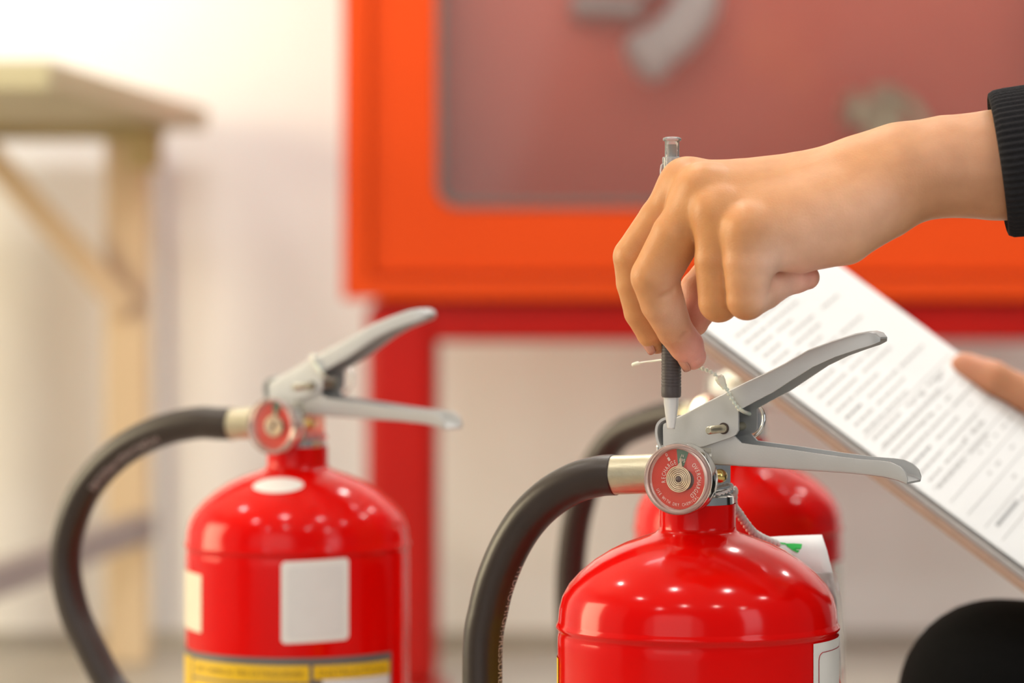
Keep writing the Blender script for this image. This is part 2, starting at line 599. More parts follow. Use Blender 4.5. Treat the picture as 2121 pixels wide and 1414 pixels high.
# the stand below it
stand = empty('cabinet_stand', (0, 0, 0))
tag(stand, 'dark red steel stand with square legs under the hose cabinet', 'stand')
LX0, LX1 = cx(757), cx(905)
for q, (a, b_, ya) in enumerate(((LX0, LX1, YC + 0.0), (XR - (LX1 - XL), XR - (LX0 - XL), YC + 0.0))):
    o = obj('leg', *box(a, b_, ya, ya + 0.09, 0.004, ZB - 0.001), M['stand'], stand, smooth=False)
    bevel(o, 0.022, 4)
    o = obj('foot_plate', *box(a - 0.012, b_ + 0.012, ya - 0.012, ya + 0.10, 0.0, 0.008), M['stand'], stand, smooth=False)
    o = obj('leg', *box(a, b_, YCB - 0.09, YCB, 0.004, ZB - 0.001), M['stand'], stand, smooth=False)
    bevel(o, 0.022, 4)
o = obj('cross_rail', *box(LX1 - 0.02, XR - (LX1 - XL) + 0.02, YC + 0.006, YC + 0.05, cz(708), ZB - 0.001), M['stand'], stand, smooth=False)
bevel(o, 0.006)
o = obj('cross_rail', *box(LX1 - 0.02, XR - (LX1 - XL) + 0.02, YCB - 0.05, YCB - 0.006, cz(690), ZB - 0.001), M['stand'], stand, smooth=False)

# things inside the cabinet
hose = empty('canvas_fire_hose', P(1380, 80, 4.90))
tag(hose, 'white canvas fire hose curving behind the cabinet glass', 'fire hose')


def at_h(px, py, Y):
    return P(px, py, Y - 0.09) - hose.location


pts = [at_h(1190, 10, 5.05), at_h(1240, 12, 5.04), at_h(1330, 18, 5.02)]
obj('coupling', *tube(spline(pts, 6), 0.020, 16), M['alu'], hose)
pts = [at_h(1330, -60, 5.03), at_h(1400, -70, 5.0), at_h(1442, -40, 4.99), at_h(1440, 15, 4.98), at_h(1400, 70, 4.97), at_h(1345, 112, 4.96)]
obj('hose_loop', *tube(spline(pts, 8), 0.034, 20), M['canvas'], hose)
obj('hose_end', *tube([at_h(1352, 106, 4.962), at_h(1336, 120, 4.958), at_h(1322, 130, 4.955), at_h(1316, 134, 4.953)],
                      lambda s: 0.040 - 0.02 * s * s * s, 20), M['canvas'], hose)
valve = empty('brass_hydrant_valve', P(1830, 240, 4.91))
tag(valve, 'pale brass hydrant valve behind the cabinet glass above the wrist', 'valve')


def at_v(px, py, Y):
    return P(px, py, Y - 0.09) - valve.location


obj('stem', *tube([at_v(1833, 300, 5.0), at_v(1833, 260, 5.0), at_v(1833, 215, 5.0), at_v(1833, 178, 5.0)], lambda s: 0.036 - 0.016 * s, 20), M['valve'], valve)
obj('outlet', *tube([at_v(1833, 245, 5.0), at_v(1800, 236, 4.97), at_v(1768, 228, 4.95)], lambda s: 0.020, 18), M['valve'], valve)
obj('outlet_cap', *tube([at_v(1774, 229, 4.952), at_v(1760, 226, 4.946)], 0.026, 18), M['valve'], valve)
hw = turn(torus(0.045, 0.009, 28, 8), Matrix.Translation(at_v(1860, 262, 4.96)) @ Matrix.Rotation(R(70), 4, 'X') @ Matrix.Rotation(R(25), 4, 'Y'))
obj('hand_wheel', *hw, M['valve'], valve)
obj('pipe', *tube([at_v(1833, 290, 5.0), at_v(1833, 420, 5.0), at_v(1833, 480, 5.0)], 0.028, 18), M['valve'], valve)

# ------------------------------------------------------------------ table on the left
tab = empty('side_table', (0, 0, 0))
tag(tab, 'wooden side table with a diagonal brace against the white wall', 'table')
YT0, YT1 = 3.95, 5.28
zt = CAM_H + (HY - 133) / FPX * YT0 - 0.03
xr0, xr1 = P(104, 0, YT0).x, P(430, 0, YT1).x
xl = -1.0
V = [(xl, YT0, zt), (xr0, YT0, zt), (xr1, YT1, zt), (xl, YT1, zt)]
V += [(x, y, z + 0.035) for x, y, z in V]
o = obj('table_top', V, [(3, 2, 1, 0), (4, 5, 6, 7), (0, 1, 5, 4), (1, 2, 6, 5), (2, 3, 7, 6), (3, 0, 4, 7)], M['wood_top'], tab, smooth=False)
bevel(o, 0.004)
YL = 5.10
za = zt - 0.001
ap0 = P(0, 290, YL).z
o = obj('back_apron', *box(xl + 0.1, P(338, 0, YL).x, YL, YL + 0.03, ap0, za), M['wood_apron'], tab, smooth=False)
lx0, lx1 = P(268, 0, YL).x, P(338, 0, YL).x
o = obj('leg_block', *box(lx0, lx1, YL - 0.05, YL, P(0, 352, YL).z, za), M['wood_apron'], tab, smooth=False)
bevel(o, 0.006)
bx0, bx1 = P(212, 0, YL).x, P(303, 0, YL).x
o = obj('leg', *box(bx0, bx1, YL + 0.032, YL + 0.09, 0.0, za), M['wood'], tab, smooth=False)
bevel(o, 0.004)
o = obj('brace', *box_between(P(-40, 300, YL - 0.02), P(262, 640, YL + 0.02), 0.03, 0.038), M['wood'], tab, smooth=False)
st0 = P(-60, 1218, 4.35)
st1 = P(300, 1088, YL + 0.04)
o = obj('stretcher', *box_between(st0, st1, 0.035, 0.040), M['rail'], tab, smooth=False)
o = obj('leg', *box(st0.x - 0.04, st0.x + 0.01, 4.02, 4.08, 0.0, za), M['wood'], tab, smooth=False)
o = obj('leg', *box(xl + 0.06, xl + 0.11, 4.02, 4.08, 0.0, za), M['wood'], tab, smooth=False)
o = obj('leg', *box(xl + 0.06, xl + 0.11, YL + 0.032, YL + 0.09, 0.0, za), M['wood'], tab, smooth=False)
# a pale fitting hangs under the top
o = obj('bracket', *turn(lathe([(0.0, -0.02), (0.026, -0.016), (0.03, 0.0), (0.026, 0.016), (0.0, 0.02)], 20),
                         Matrix.Translation(P(12, 196, 4.6))), M['trimw'], tab)

# ------------------------------------------------------------------ fire extinguishers
W_UP, W_LO = 0.0275, 0.0243
DOME = [(0.0193, 1042), (0.0193, 1060), (0.0193, 1088), (0.0196, 1096), (0.0215, 1102), (0.0255, 1108), (0.0305, 1115), (0.0365, 1124), (0.0440, 1139),
        (0.0522, 1160), (0.0595, 1185), (0.0650, 1210), (0.0684, 1235), (0.0700, 1260), (0.0705, 1284),
        (0.0707, 1288), (0.0716, 1294), (0.0716, 1299), (0.0706, 1304), (0.0703, 1309), (0.0707, 1316), (0.0708, 1336)]
PROF = [(r, CAM_H - (py - HY) / FPX * D0) for r, py in DOME]
PROF += [(0.0708, 0.35), (0.0708, 0.25), (0.0708, 0.15), (0.0708, 0.03), (0.0695, 0.018), (0.066, 0.010), (0.066, 0.0), (0.060, 0.0), (0.060, 0.012), (0.0, 0.016)]
Z_COLLAR = PROF[0][1]


class Ext:
    def __init__(s, X, Y, rot, scale):
        s.loc = Vector((X, Y, 0))
        s.rot = rot
        s.scale = scale
        s.M = Matrix.Translation(s.loc) @ Matrix.Rotation(-rot, 4, 'Z') @ Matrix.Scale(scale, 4)
        s.Mi = s.M.inverted()

    def L(s, px, py, yl=0.0):
        """local point seen at the pixel on the local plane y = yl"""
        o = s.Mi @ Vector((0, 0, CAM_H))
        d = s.Mi @ P(px, py, 1.0) - o
        return o + d * ((yl - o.y) / d.y)

    def ang(s, world_deg):
        return R(world_deg) + s.rot

    def zrow(s, py):
        """local height of a row on the camera-facing side of the cylinder"""
        return (CAM_H - (py - HY) / FPX * (s.loc.y - 0.0705 * s.scale)) / s.scale


FRONT = Ext((1445 - CX) / FPX * D0, D0, R(25), 1.0)
LEFT = Ext((616 - CX) / FPX * 2.18, 2.18, R(29), 1.006)
BACK = Ext((1529 - CX) / FPX * 2.335, 2.335, R(42), 1.0)

shared = {}


def part(key, builder, name, m, parent, auto=None, smooth=True):
    if key not in shared:
        vf = builder()
        me = mesh_from(vf[0], vf[1], name, smooth)
        if auto is not None:
            me.set_sharp_from_angle(angle=R(auto))
        shared[key] = me
    return link(name, shared[key], m, parent)


def channel(stations, w0, th, web_top=True):
    """lofted U channel; stations = (top point, bottom point, width factor) in local xz"""
    V, F = [], []
    for T, B, wf in stations:
        w = w0 * wf / 2
        T, B = Vector((T.x, 0, T.z)), Vector((B.x, 0, B.z))
        if not web_top:
            T, B = B, T
        d = (B - T)
        ln = d.length
        d.normalize()
        tt = min(th, ln * 0.4)
        r = min(0.0022, ln * 0.3, w * 0.4)
        sec = [(-w, ln), (-w, r), (-w + 0.3 * r, 0.3 * r), (-w + r, 0), (w - r, 0), (w - 0.3 * r, 0.3 * r), (w, r), (w, ln),
               (w - tt, ln), (w - tt, tt + r * .4), (w - tt - r * .4, tt), (-w + tt + r * .4, tt), (-w + tt, tt + r * .4), (-w + tt, ln)]
        for y, u in sec:
            p = T + d * u
            V.append((p.x, y, p.z))
    n = 14
    for i in range(len(stations) - 1):
        for k in range(n):
            k2 = (k + 1) % n
            q = (i * n + k, i * n + k2, (i + 1) * n + k2, (i + 1) * n + k)
            F.append(q if web_top else q[::-1])
    for base, flip in ((0, False), ((len(stations) - 1) * n, True)):
        for a, b in ((0, 13), (1, 12), (2, 12), (3, 11), (4, 10), (5, 9), (6, 9)):
            pass
        ring = [(0, 1, 12, 13), (1, 2, 3, 11, 12), (3, 4, 10, 11), (4, 5, 6, 9, 10), (6, 7, 8, 9)]
        for q in ring:
            q = tuple(base + k for k in q)
            F.append(q if flip == web_top else q[::-1])
    return V, F


def b_upper():
    st = [((1373, 876), (1374, 936), 1.0), ((1392, 866), (1396, 935), 1), ((1411, 859), (1420, 932), 1), ((1454, 836), (1458, 924), 1), ((1490, 818), (1512, 906), 1),
          ((1497, 815), (1524, 900), 1), ((1501, 812), (1529, 891), 1), ((1505, 810), (1529, 852), 1), ((1512, 806), (1531, 849), 1), ((1544, 790), (1560, 833), 1),
          ((1585, 771), (1600, 812), .98), ((1622, 752), (1638, 787), .95), ((1669, 724), (1680, 760), .86), ((1716, 706), (1725, 739), .76), ((1762, 691), (1768, 724), .66),
          ((1790, 686), (1794, 716), .58), ((1804, 690), (1805, 711), .5), ((1812, 699), (1811, 708), .4)]
    L = FRONT.L
    V, F = channel([(L(*a, -W_UP / 2), L(*b, -W_UP / 2), wf) for a, b, wf in st], W_UP, 0.0016)
    # end lip rolled down at the pivot end
    prof = [(1381, 868), (1371, 872), (1364, 879), (1361, 888), (1361, 900), (1364, 914), (1370, 930)]
    pp = spline([L(a, b, -W_UP / 2) for a, b in prof], 4)
    n0 = len(V)
    w = W_UP / 2 - 0.0005
    for i, p in enumerate(pp):
        q = pp[min(i + 1, len(pp) - 1)] - pp[max(i - 1, 0)]
        q.normalize()
        nn = Vector((q.z, 0, -q.x)) * 0.0013
        V += [(p.x, -w, p.z), (p.x, w, p.z), (p.x + nn.x, w, p.z + nn.z), (p.x + nn.x, -w, p.z + nn.z)]
    for i in range(len(pp) - 1):
        for k in range(4):
            F.append((n0 + i * 4 + k, n0 + i * 4 + (k + 1) % 4, n0 + i * 4 + 4 + (k + 1) % 4, n0 + i * 4 + 4 + k))
    e = n0 + (len(pp) - 1) * 4
    F += [(n0 + 3, n0 + 2, n0 + 1, n0), (e, e + 1, e + 2, e + 3)]
    return V, F


def b_lower():
    st = [((1400, 935), (1404, 962), 1), ((1440, 925), (1440, 963), 1), ((1479, 914), (1479, 963), 1), ((1512, 904), (1520, 965), 1), ((1520, 902), (1529, 966), 1), ((1534, 917), (1552, 967.5), 1),
          ((1575, 923), (1600, 970), 1), ((1622, 929), (1653, 974), 1), ((1716, 943), (1747, 980), 1), ((1778, 951), (1809, 986), .98), ((1820, 954), (1832, 990), .96), ((1842, 957), (1848, 994), .95),
          ((1862, 966), (1860, 998), .94), ((1873, 978), (1869, 1001), .92), ((1878, 992), (1876, 1003), .9)]
    L = FRONT.L
    return channel([(L(*a, -W_LO / 2), L(*b, -W_LO / 2), wf) for a, b, wf in st], W_LO, 0.0016, web_top=False)


GX, GZ = FRONT.L(1400, 993, -0.036).x, FRONT.L(1400, 993, -0.036).z
MG = Matrix.Translation((GX, -0.023, GZ)) @ Matrix.Rotation(R(90), 4, 'X')    # gauge axis: local z -> -y


def gauge(root, full=True):
    g = part('g_case', lambda: turn(lathe([(0.0, -0.004), (0.008, -0.004), (0.0165, -0.001), (0.0178, 0.0015), (0.0180, 0.006), (0.0176, 0.0085), (0.0168, 0.0088), (0.0164, 0.0075), (0.0, 0.0065)], 56), MG),
             'gauge', M['steel'], root, auto=35)
    part('g_stem', lambda: turn(lathe([(0.0055, -0.018), (0.0055, -0.004)], 6), MG), 'gauge_stem', M['brass'], g)
    part('g_dial', lambda: turn(disc(0.0150, 48), MG @ Matrix.Translation((0, 0, 0.0082))), 'dial', M['dial'], g)

    def wedge():
        V, F = [], []
        a0, a1 = R(96), R(70)
        for i in range(7):
            a = a0 + (a1 - a0) * i / 6
            for r in (0.0066, 0.0148):
                V.append((r * math.cos(a), r * math.sin(a), 0.00835))
        for i in range(6):
            F.append((2 * i, 2 * i + 2, 2 * i + 3, 2 * i + 1))
        return turn((V, F), MG)
    part('g_wedge', wedge, 'green_zone', M['dial_green'], g)

    def lettering():
        parts = []

        def arc(s, a0, a1, r, size, inward=False):
            nchar = len(s)
            for i, ch in enumerate(s):
                if ch == ' ':
                    continue
                a = R(a0 + (a1 - a0) * i / (nchar - 1))
                v, f = text2d(ch, size)
                v = [(x * 0.72, y - size * 0.35, z) for x, y, z in v]
                rot = a - math.pi / 2 if not inward else a + math.pi / 2
                parts.append(turn((v, f), Matrix.Translation((r * math.cos(a), r * math.sin(a), 0.0085)) @ Matrix.Rotation(rot, 4, 'Z')))
        arc('RECHARGE', 190, 106, 0.0086, 0.0031)
        arc('OVERCHARGED', 42, -50, 0.0106, 0.0031)
        arc('USE WITH DRY CHEMICAL', 206, 318, 0.0128, 0.0022, True)
        arc('0', 121, 121, 0.0131, 0.0022) if False else None
        v, f = text2d('0', 0.0024)
        a = R(120)
        parts.append(turn((v, f), Matrix.Translation((0.0129 * math.cos(a), 0.0129 * math.sin(a), 0.0085)) @ Matrix.Rotation(R(30), 4, 'Z')))
        v, f = [(-.0006, -.0009, 0), (.0006, -.0009, 0), (.0006, .0009, 0), (-.0006, .0009, 0)], [(0, 1, 2, 3)]
        parts.append(turn((v, f), Matrix.Translation((0.0113 * math.cos(a), 0.0113 * math.sin(a), 0.0085)) @ Matrix.Rotation(R(30), 4, 'Z')))
        for s, r, size in (('195', 0.0092, 0.0025), ('N', 0.0117, 0.0019)):
            v, f = text2d(s, size)
            a = R(82)
            parts.append(turn((v, f), Matrix.Translation((r * math.cos(a), r * math.sin(a) - 0.0006, 0.00855)) @ Matrix.Rotation(R(-8), 4, 'Z')))
        return turn(merge(*parts), MG)
    if full:
        part('g_text', lettering, 'dial_lettering', M['ink_white'], g, smooth=False)
    part('g_shadow', lambda: turn(disc(0.0052, 32), MG @ Matrix.Translation((0.0026, -0.0004, 0.00842))), 'coil_shadow', M['dark'], g)  # the coil's cast shadow, laid on the dial as a dark disc
    part('g_coil', lambda: turn(merge(*[torus(r, 0.00036, 40, 8) for r in (0.0019, 0.0028, 0.0037, 0.0046, 0.0055, 0.0063)]), MG @ Matrix.Translation((0, 0, 0.0096))), 'coil_spring', M['coil'], g)
    part('g_coilb', lambda: turn(disc(0.0063, 40), MG @ Matrix.Translation((0, 0, 0.0093))), 'coil_plate', M['dark'], g)
    part('g_hub', lambda: turn(lathe([(0.0, 0.0008), (0.0012, 0.0006), (0.0016, 0.0)], 6), MG @ Matrix.Translation((0, 0, 0.0096))), 'coil_hub', M['dark'], g)

    def needle():
        V = [(-0.0022, 0.0050, 0.0094), (0.0022, 0.0052, 0.0094), (0.0016, 0.0085, 0.0094), (0.0012, 0.0118, 0.0094), (0.0008, 0.0085, 0.0094)]
        V += [(x, y, z + 0.0003) for x, y, z in V]
        return turn((V, [(4, 3, 2, 1, 0), (5, 6, 7, 8, 9)] + [(i, (i + 1) % 5, 5 + (i + 1) % 5, 5 + i) for i in range(5)]), MG)
    part('g_needle', needle, 'needle', M['coil'], g, smooth=False)
    part('g_rim', lambda: turn(lathe([(0.0172, 0.0080), (0.0178, 0.0098), (0.0176, 0.0124), (0.0166, 0.0136), (0.0154, 0.0134), (0.0150, 0.0122), (0.0150, 0.0084)], 56), MG), 'lens_rim', M['lens_rim'], g)
    part('g_lens', lambda: turn(lathe([(0.0, 0.0145), (0.006, 0.0143), (0.011, 0.0138), (0.0154, 0.0131)], 56), MG), 'lens', M['lens'], g)
    return g


def valve_parts(root):
    x0 = -0.0150
    v = part('v_block', lambda: merge(box(-0.018, 0.0135, -0.0122, 0.0122, Z_COLLAR + 0.0035, Z_COLLAR + 0.030),
                                      box(-0.0145, 0.0145, -0.0135, 0.0135, Z_COLLAR + 0.004, Z_COLLAR + 0.0075)), 'valve_body', M['steel'], root, smooth=False)
    if not v.modifiers:
        bevel(v, 0.0012, 2)
    part('v_collar', lambda: lathe([(0.0, Z_COLLAR + 0.0045), (0.0165, Z_COLLAR + 0.0045), (0.0183, Z_COLLAR + 0.0038), (0.0185, Z_COLLAR - 0.0003), (0.0, Z_COLLAR - 0.0003)], 48), 'collar_ring', M['steel'], v, auto=40)

    def nip():
        p = FRONT.L(1489, 986, -0.0135)
        return turn(lathe([(0.0, 0.0035), (0.0022, 0.0028), (0.0034, 0.001), (0.0036, -0.002), (0.003, -0.004)], 20), Matrix.Translation(p) @ Matrix.Rotation(R(90), 4, 'X'))
    part('v_nip', nip, 'brass_stud', M['brass'], v)


def safety_pin(root):
    def rod():
        a = FRONT.L(1499, 887, -W_UP / 2)
        return tube([(a.x, 0.022, a.z), (a.x, -W_UP / 2 - 0.0195, a.z), (a.x, -W_UP / 2 - 0.0208, a.z)], lambda s: 0.0021 if s < .9 else 0.0015, 14)
    p = part('p_rod', rod, 'safety_pin', M['pin'], root, auto=40)

    def hole():
        a = FRONT.L(1499, 887, -W_UP / 2)
        return turn(disc(0.0029, 24), Matrix.Translation((a.x, -W_UP / 2 - 0.0003, a.z)) @ Matrix.Rotation(R(90), 4, 'X'))
    part('p_hole', hole, 'pin_hole', M['dark'], p)

    def ring():
        c = FRONT.L(1541, 868, 0.021)
        return turn(torus(0.0105, 0.00105, 40, 10), Matrix.Translation(c) @ Matrix.Rotation(R(78), 4, 'X') @ Matrix.Rotation(R(6), 4, 'Y'))
    part('p_ring', ring, 'pull_ring', M['steel'], p)


def hose_parts(root, E, pts_px, text=None, text_at=0.5, text_side=0.0, text_size=0.008, tail=None, rr=0.0105, head=()):
    path = [Vector(q) for q in head] + [E.L(a, b, c) for a, b, c in pts_px]
    if tail:
        path += [Vector(q) for q in tail]
    sp = spline(path, 10)
    h = obj('hose', *tube(sp, rr, 24), M['rubber'], root)
    if text:
        # lettering wrapped on the tube: s along it, angle about it
        T, N, B = frames(sp)
        cum = [0.0]
        for i in range(1, len(sp)):
            cum.append(cum[-1] + (sp[i] - sp[i - 1]).length)
        v, f = text2d(text, text_size, 'LEFT')
        s0 = text_at * cum[-1]
        out = []
        for x, y, z in v:
            s = s0 + x * 0.95
            i = max(0, min(len(sp) - 2, int(np.searchsorted(cum, s)) - 1))
            u = (s - cum[i]) / max(1e-6, cum[i + 1] - cum[i])
            p = sp[i].lerp(sp[i + 1], u)
            nn = N[i].lerp(N[i + 1], u).normalized()
            bb = B[i].lerp(B[i + 1], u).normalized()
            a = math.atan2(bb.dot(text_side), nn.dot(text_side)) - (y - text_size * 0.35) / rr
            out.append(p + (nn * math.cos(a) + bb * math.sin(a)) * (rr + 0.00018))
        obj('hose_lettering', out, f, M['hose_ink'], h, smooth=False)
    return h


def ferrule(root, key, E, a, b, rr=0.0104):
    def bld():
        A, B_ = E.L(*a), E.L(*b)
        d = (B_ - A)
        path = [A - d * 0.35, A - d * 0.02, A, A + d * 0.04, A + d * 0.5, A + d * 0.92, A + d * 0.97, B_]
        return tube(path, lambda s: rr * (0.86 if s > .97 else 1.0), 24, True, ring=lambda ang: 1.0 - 0.035 * (0.5 + 0.5 * math.cos(6 * ang)))
    return part(key, bld, 'hose_ferrule', M['ferrule'], root, auto=30)


def patch(phi0, phi1, z0, z1, r, n=24, skew=0.0, corner=0.0, m=10):
    """thin sheet wrapped on the cylinder between two angles (0 = local -y, + = +x)"""
    V, F = [], []
    for i in range(n + 1):
        u = i / n
        a = phi0 + (phi1 - phi0) * u
        inset = 0.0
        if corner > 0:
            x = min(u, 1 - u) * abs(phi1 - phi0) * r
            if x < corner:
                inset = corner - math.sqrt(max(0, corner ** 2 - (corner - x) ** 2))
        for k in range(m + 1):
            z = z0 + inset + (z1 - z0 - 2 * inset) * k / m + skew * (u - .5)
            V.append((r * math.sin(a), -r * math.cos(a), z))
    for i in range(n):
        for k in range(m):
            q = i * (m + 1) + k
            F.append((q, q + m + 1, q + m + 2, q + 1))
    return V, F


def wrap_text(s, phi0, phi1, z, size, r):
    v, f = text2d(s, size, 'LEFT')
    wd = max(p[0] for p in v)
    return [(r * math.sin(phi0 + (phi1 - phi0) * x / wd), -r * math.cos(phi0 + (phi1 - phi0) * x / wd), z + y) for x, y, _ in v], f


def body(root, E):
    return part('body', lambda: lathe(PROF, 96), 'cylinder', M['red'], root, auto=50)


# --- the near one
ext1 = empty('fire_extinguisher', FRONT.loc, -FRONT.rot)
tag(ext1, 'nearest red fire extinguisher, under the pen, with gauge in sharp focus', 'fire extinguisher', 'red fire extinguishers on the floor')
body(ext1, FRONT)
valve_parts(ext1)
up1 = part('upper', b_upper, 'squeeze_lever', M['lever'], ext1, auto=35)
part('lower', b_lower, 'carry_handle', M['lever'], ext1, auto=35)
gauge(ext1)
safety_pin(ext1)
ferrule(ext1, 'ferrule', FRONT, (1338, 981, 0.0), (1256, 984, 0.0))
TAIL = [(-0.116, 0.0, 0.29), (-0.108, 0.0, 0.2), (-0.094, 0.0, 0.12), (-0.086, 0.0, 0.06)]
hose_parts(ext1, FRONT, [(1275, 983, 0), (1240, 986, 0), (1190, 1000, 0), (1135, 1033, 0), (1085, 1085, 0), (1043, 1160, 0), (1013, 1255, 0), (999, 1390, 0)],
           'HYDRO-HIGH-PRESSURE', 0.165, Matrix.Rotation(FRONT.rot, 3, 'Z') @ Vector((0.90, -0.44, 0.0)), 0.0066, tail=TAIL)
obj('nozzle', *tube([(-0.086, 0, 0.062), (-0.084, 0, 0.04), (-0.083, 0, 0.015)], lambda s: 0.0125 + 0.003 * s, 20), M['rubber'], ext1)
RL = 0.07115
zA = FRONT.zrow(1352)
lab = obj('instruction_label', *patch(FRONT.ang(50), FRONT.ang(128), zA - 0.14, zA + 0.0015, RL, skew=0.0), M['sticker'], ext1)
obj('label_border', *merge(patch(FRONT.ang(53.5), FRONT.ang(54.0), zA - 0.14, zA - 0.007, RL + 0.0002, 2),
                           patch(FRONT.ang(57), FRONT.ang(128), zA - 0.0036, zA - 0.0032, RL + 0.0002),
                           tube([(((RL + 0.0002) * math.sin(FRONT.ang(53.7 + 3.5 * (1 - math.cos(R(a)))))), -(RL + 0.0002) * math.cos(FRONT.ang(53.7 + 3.5 * (1 - math.cos(R(a))))), zA - 0.007 + 0.0036 * math.sin(R(a))) for a in (0, 20, 40, 60, 80, 90)], 0.00022, 6)),
    M['lab_line'], lab)
obj('front_label', *patch(FRONT.ang(-150), FRONT.ang(-82.5), zA - 0.14, zA - 0.010, RL), M['lab_yellow'], ext1)


def beads(path, step, r, thin):
    """beaded plastic strip: thin core with little faceted beads"""
    sp = spline(path, 10)
    out = [tube(sp, thin, 8)]
    acc, nxt = 0.0, step * 0.5
    for i in range(1, len(sp)):
        seg = (sp[i] - sp[i - 1]).length
        while acc + seg >= nxt:
            p = sp[i - 1].lerp(sp[i], (nxt - acc) / seg)
            d = (sp[i] - sp[i - 1]).normalized()
            out.append(turn(lathe([(0.0, -r), (r * .8, -r * .45), (r, 0), (r * .8, r * .45), (0.0, r)], 8),
                            Matrix.Translation(p) @ d.to_track_quat('Z', 'Y').to_matrix().to_4x4()))
            nxt += step
        acc += seg
    return merge(*out)


yt = -W_UP / 2 - 0.0022
L = FRONT.L
tie = obj('seal_tie', *beads([L(1530, 846, yt), L(1520, 832, yt), L(1510, 815, yt - .001), L(1503, 800, yt - .001), L(1497, 792, yt - .002), L(1486, 779, yt - .003), L(1470, 769, yt - .003),
                              L(1452, 762, yt - .001), L(1438, 757, yt + .004)], 0.0025, 0.0012, 0.00055), M['tie'], ext1)
obj('tie_tail', *tube(spline([L(1440, 758, yt + .004), L(1415, 750, .004), L(1380, 745, .010), L(1350, 748, .012), L(1335, 750, .012), L(1320, 752.5, .012), L(1309, 756.5, .012)], 6),
                      lambda s: 0.0005 + (0.0005 if 0.80 < s < 0.985 else 0.0), 10), M['tie'], tie)
obj('tie_strap', *tube(spline([L(1530, 846, yt), L(1540, 852, yt + .006), L(1552, 856.5, 0.012), L(1562, 856, 0.020), L(1563, 848, 0.022)], 6), 0.00105, 10), M['tie'], tie)
p0, p1 = L(1488, 778, yt - .003), L(1502, 805, yt - .0015)
hd = (p1 - p0)
obj('tie_lock', *tube([p0, p0 + hd * .15, p0 + hd * .45, p0 + hd * .8, p1], lambda s: 0.0013 + 0.0012 * math.sin(math.pi * min(1, s * 1.15 + .1)), 6), M['tie'], tie, smooth=False)

# --- the left one
ext2 = empty('fire_extinguisher', LEFT.loc, -LEFT.rot, LEFT.scale)
tag(ext2, 'red fire extinguisher at left with white stickers and a yellow label', 'fire extinguisher', 'red fire extinguishers on the floor')
body(ext2, LEFT)
valve_parts(ext2)
part('upper', b_upper, 'squeeze_lever', M['lever'], ext2)
part('lower', b_lower, 'carry_handle', M['lever'], ext2)
gauge(ext2, False)
safety_pin(ext2)
ferrule(ext2, 'ferrule', FRONT, (1338, 981, 0.0), (1256, 984, 0.0))
fe = FRONT.L(1262, 984, 0)
LL = LEFT.L
h2 = hose_parts(ext2, LEFT, [(405, 876, 0), (328, 894, 0), (247, 938, 0), (180, 1010, 0), (143, 1100, 0), (136, 1180, 0), (155, 1270, 0), (192, 1350, 0), (225, 1414, 0), (275, 1500, 0)],
                'HYDRO-HIGH-PRESSURE', 0.10, Matrix.Rotation(LEFT.rot, 3, 'Z') @ Vector((0.25, -0.92, -0.25)), 0.0066, tail=[(-0.094, 0, 0.21), (-0.088, 0, 0.14), (-0.085, 0, 0.07)],
                head=[fe, fe + Vector((-0.012, 0, 0))])
obj('nozzle', *tube([(-0.085, 0, 0.072), (-0.083, 0, 0.05), (-0.082, 0, 0.02)], lambda s: 0.0125 + 0.003 * s, 20), M['rubber'], ext2)
A = LEFT.ang
z = LEFT.zrow
s1 = obj('white_sticker', *patch(A(-4.5), A(30), z(1330), z(1160), RL, skew=0.0018, corner=0.002), M['sticker'], ext2)
obj('sticker_panel', *patch(A(-1.5), A(27), z(1320), z(1172), RL + 0.0002, skew=0.0016, corner=0.003), M['sticker_in'], s1)
obj('small_sticker', *patch(A(-100), A(-53.5), z(1318), z(1196), RL, skew=-0.002), M['sticker_o'], ext2)
zl = z(1362)
lab2 = obj('instruction_label', *patch(A(-112), A(59), zl - 0.16, zl, RL, 40), M['lab_grey'], ext2)
r2 = RL + 0.0002
obj('title_panel', *patch(A(-62), A(9.5), zl - 0.0152, zl - 0.0048, r2), M['lab_yellow'], lab2)
obj('body_panel', *patch(A(-62), A(9.5), zl - 0.155, zl - 0.0168, r2), M['lab_yellow'], lab2)
obj('side_panel', *patch(A(-110), A(-64), zl - 0.155, zl - 0.0040, r2), M['lab_yellow'], lab2)
obj('heading_panel', *patch(A(11.5), A(57), zl - 0.0135, zl - 0.0050, r2), M['lab_yellow'], lab2)
obj('text_panel', *patch(A(16), A(57), zl - 0.155, zl - 0.0138, r2), M['sticker_in'], lab2)
obj('title_lettering', *wrap_text('DRY CHEMICAL FIRE EXTINGUISHER', A(-58), A(7), zl - 0.0120, 0.0058, r2 + 0.0002), M['lab_ink'], lab2, smooth=False)
obj('heading_lettering', *wrap_text('INSTRUCTIONS', A(14), A(54), zl - 0.0115, 0.0055, r2 + 0.0002), M['lab_ink'], lab2, smooth=False)
# oval sticker lying on the shoulder
sd = PROF[6:16]
cum = [0.0]
for i in range(1, len(sd)):
    cum.append(cum[-1] + math.hypot(sd[i][0] - sd[i - 1][0], sd[i][1] - sd[i - 1][1]))


def dome_at(s):
    i = max(0, min(len(sd) - 2, int(np.searchsorted(cum, s)) - 1))
    u = (s - cum[i]) / (cum[i + 1] - cum[i])
    r0 = sd[i][0] + (sd[i + 1][0] - sd[i][0]) * u
    z0 = sd[i][1] + (sd[i + 1][1] - sd[i][1]) * u
    tx, tz = sd[i + 1][0] - sd[i][0], sd[i + 1][1] - sd[i][1]
    ln = math.hypot(tx, tz)
    return r0 - tz / ln * 0.0004, z0 + tx / ln * 0.0004


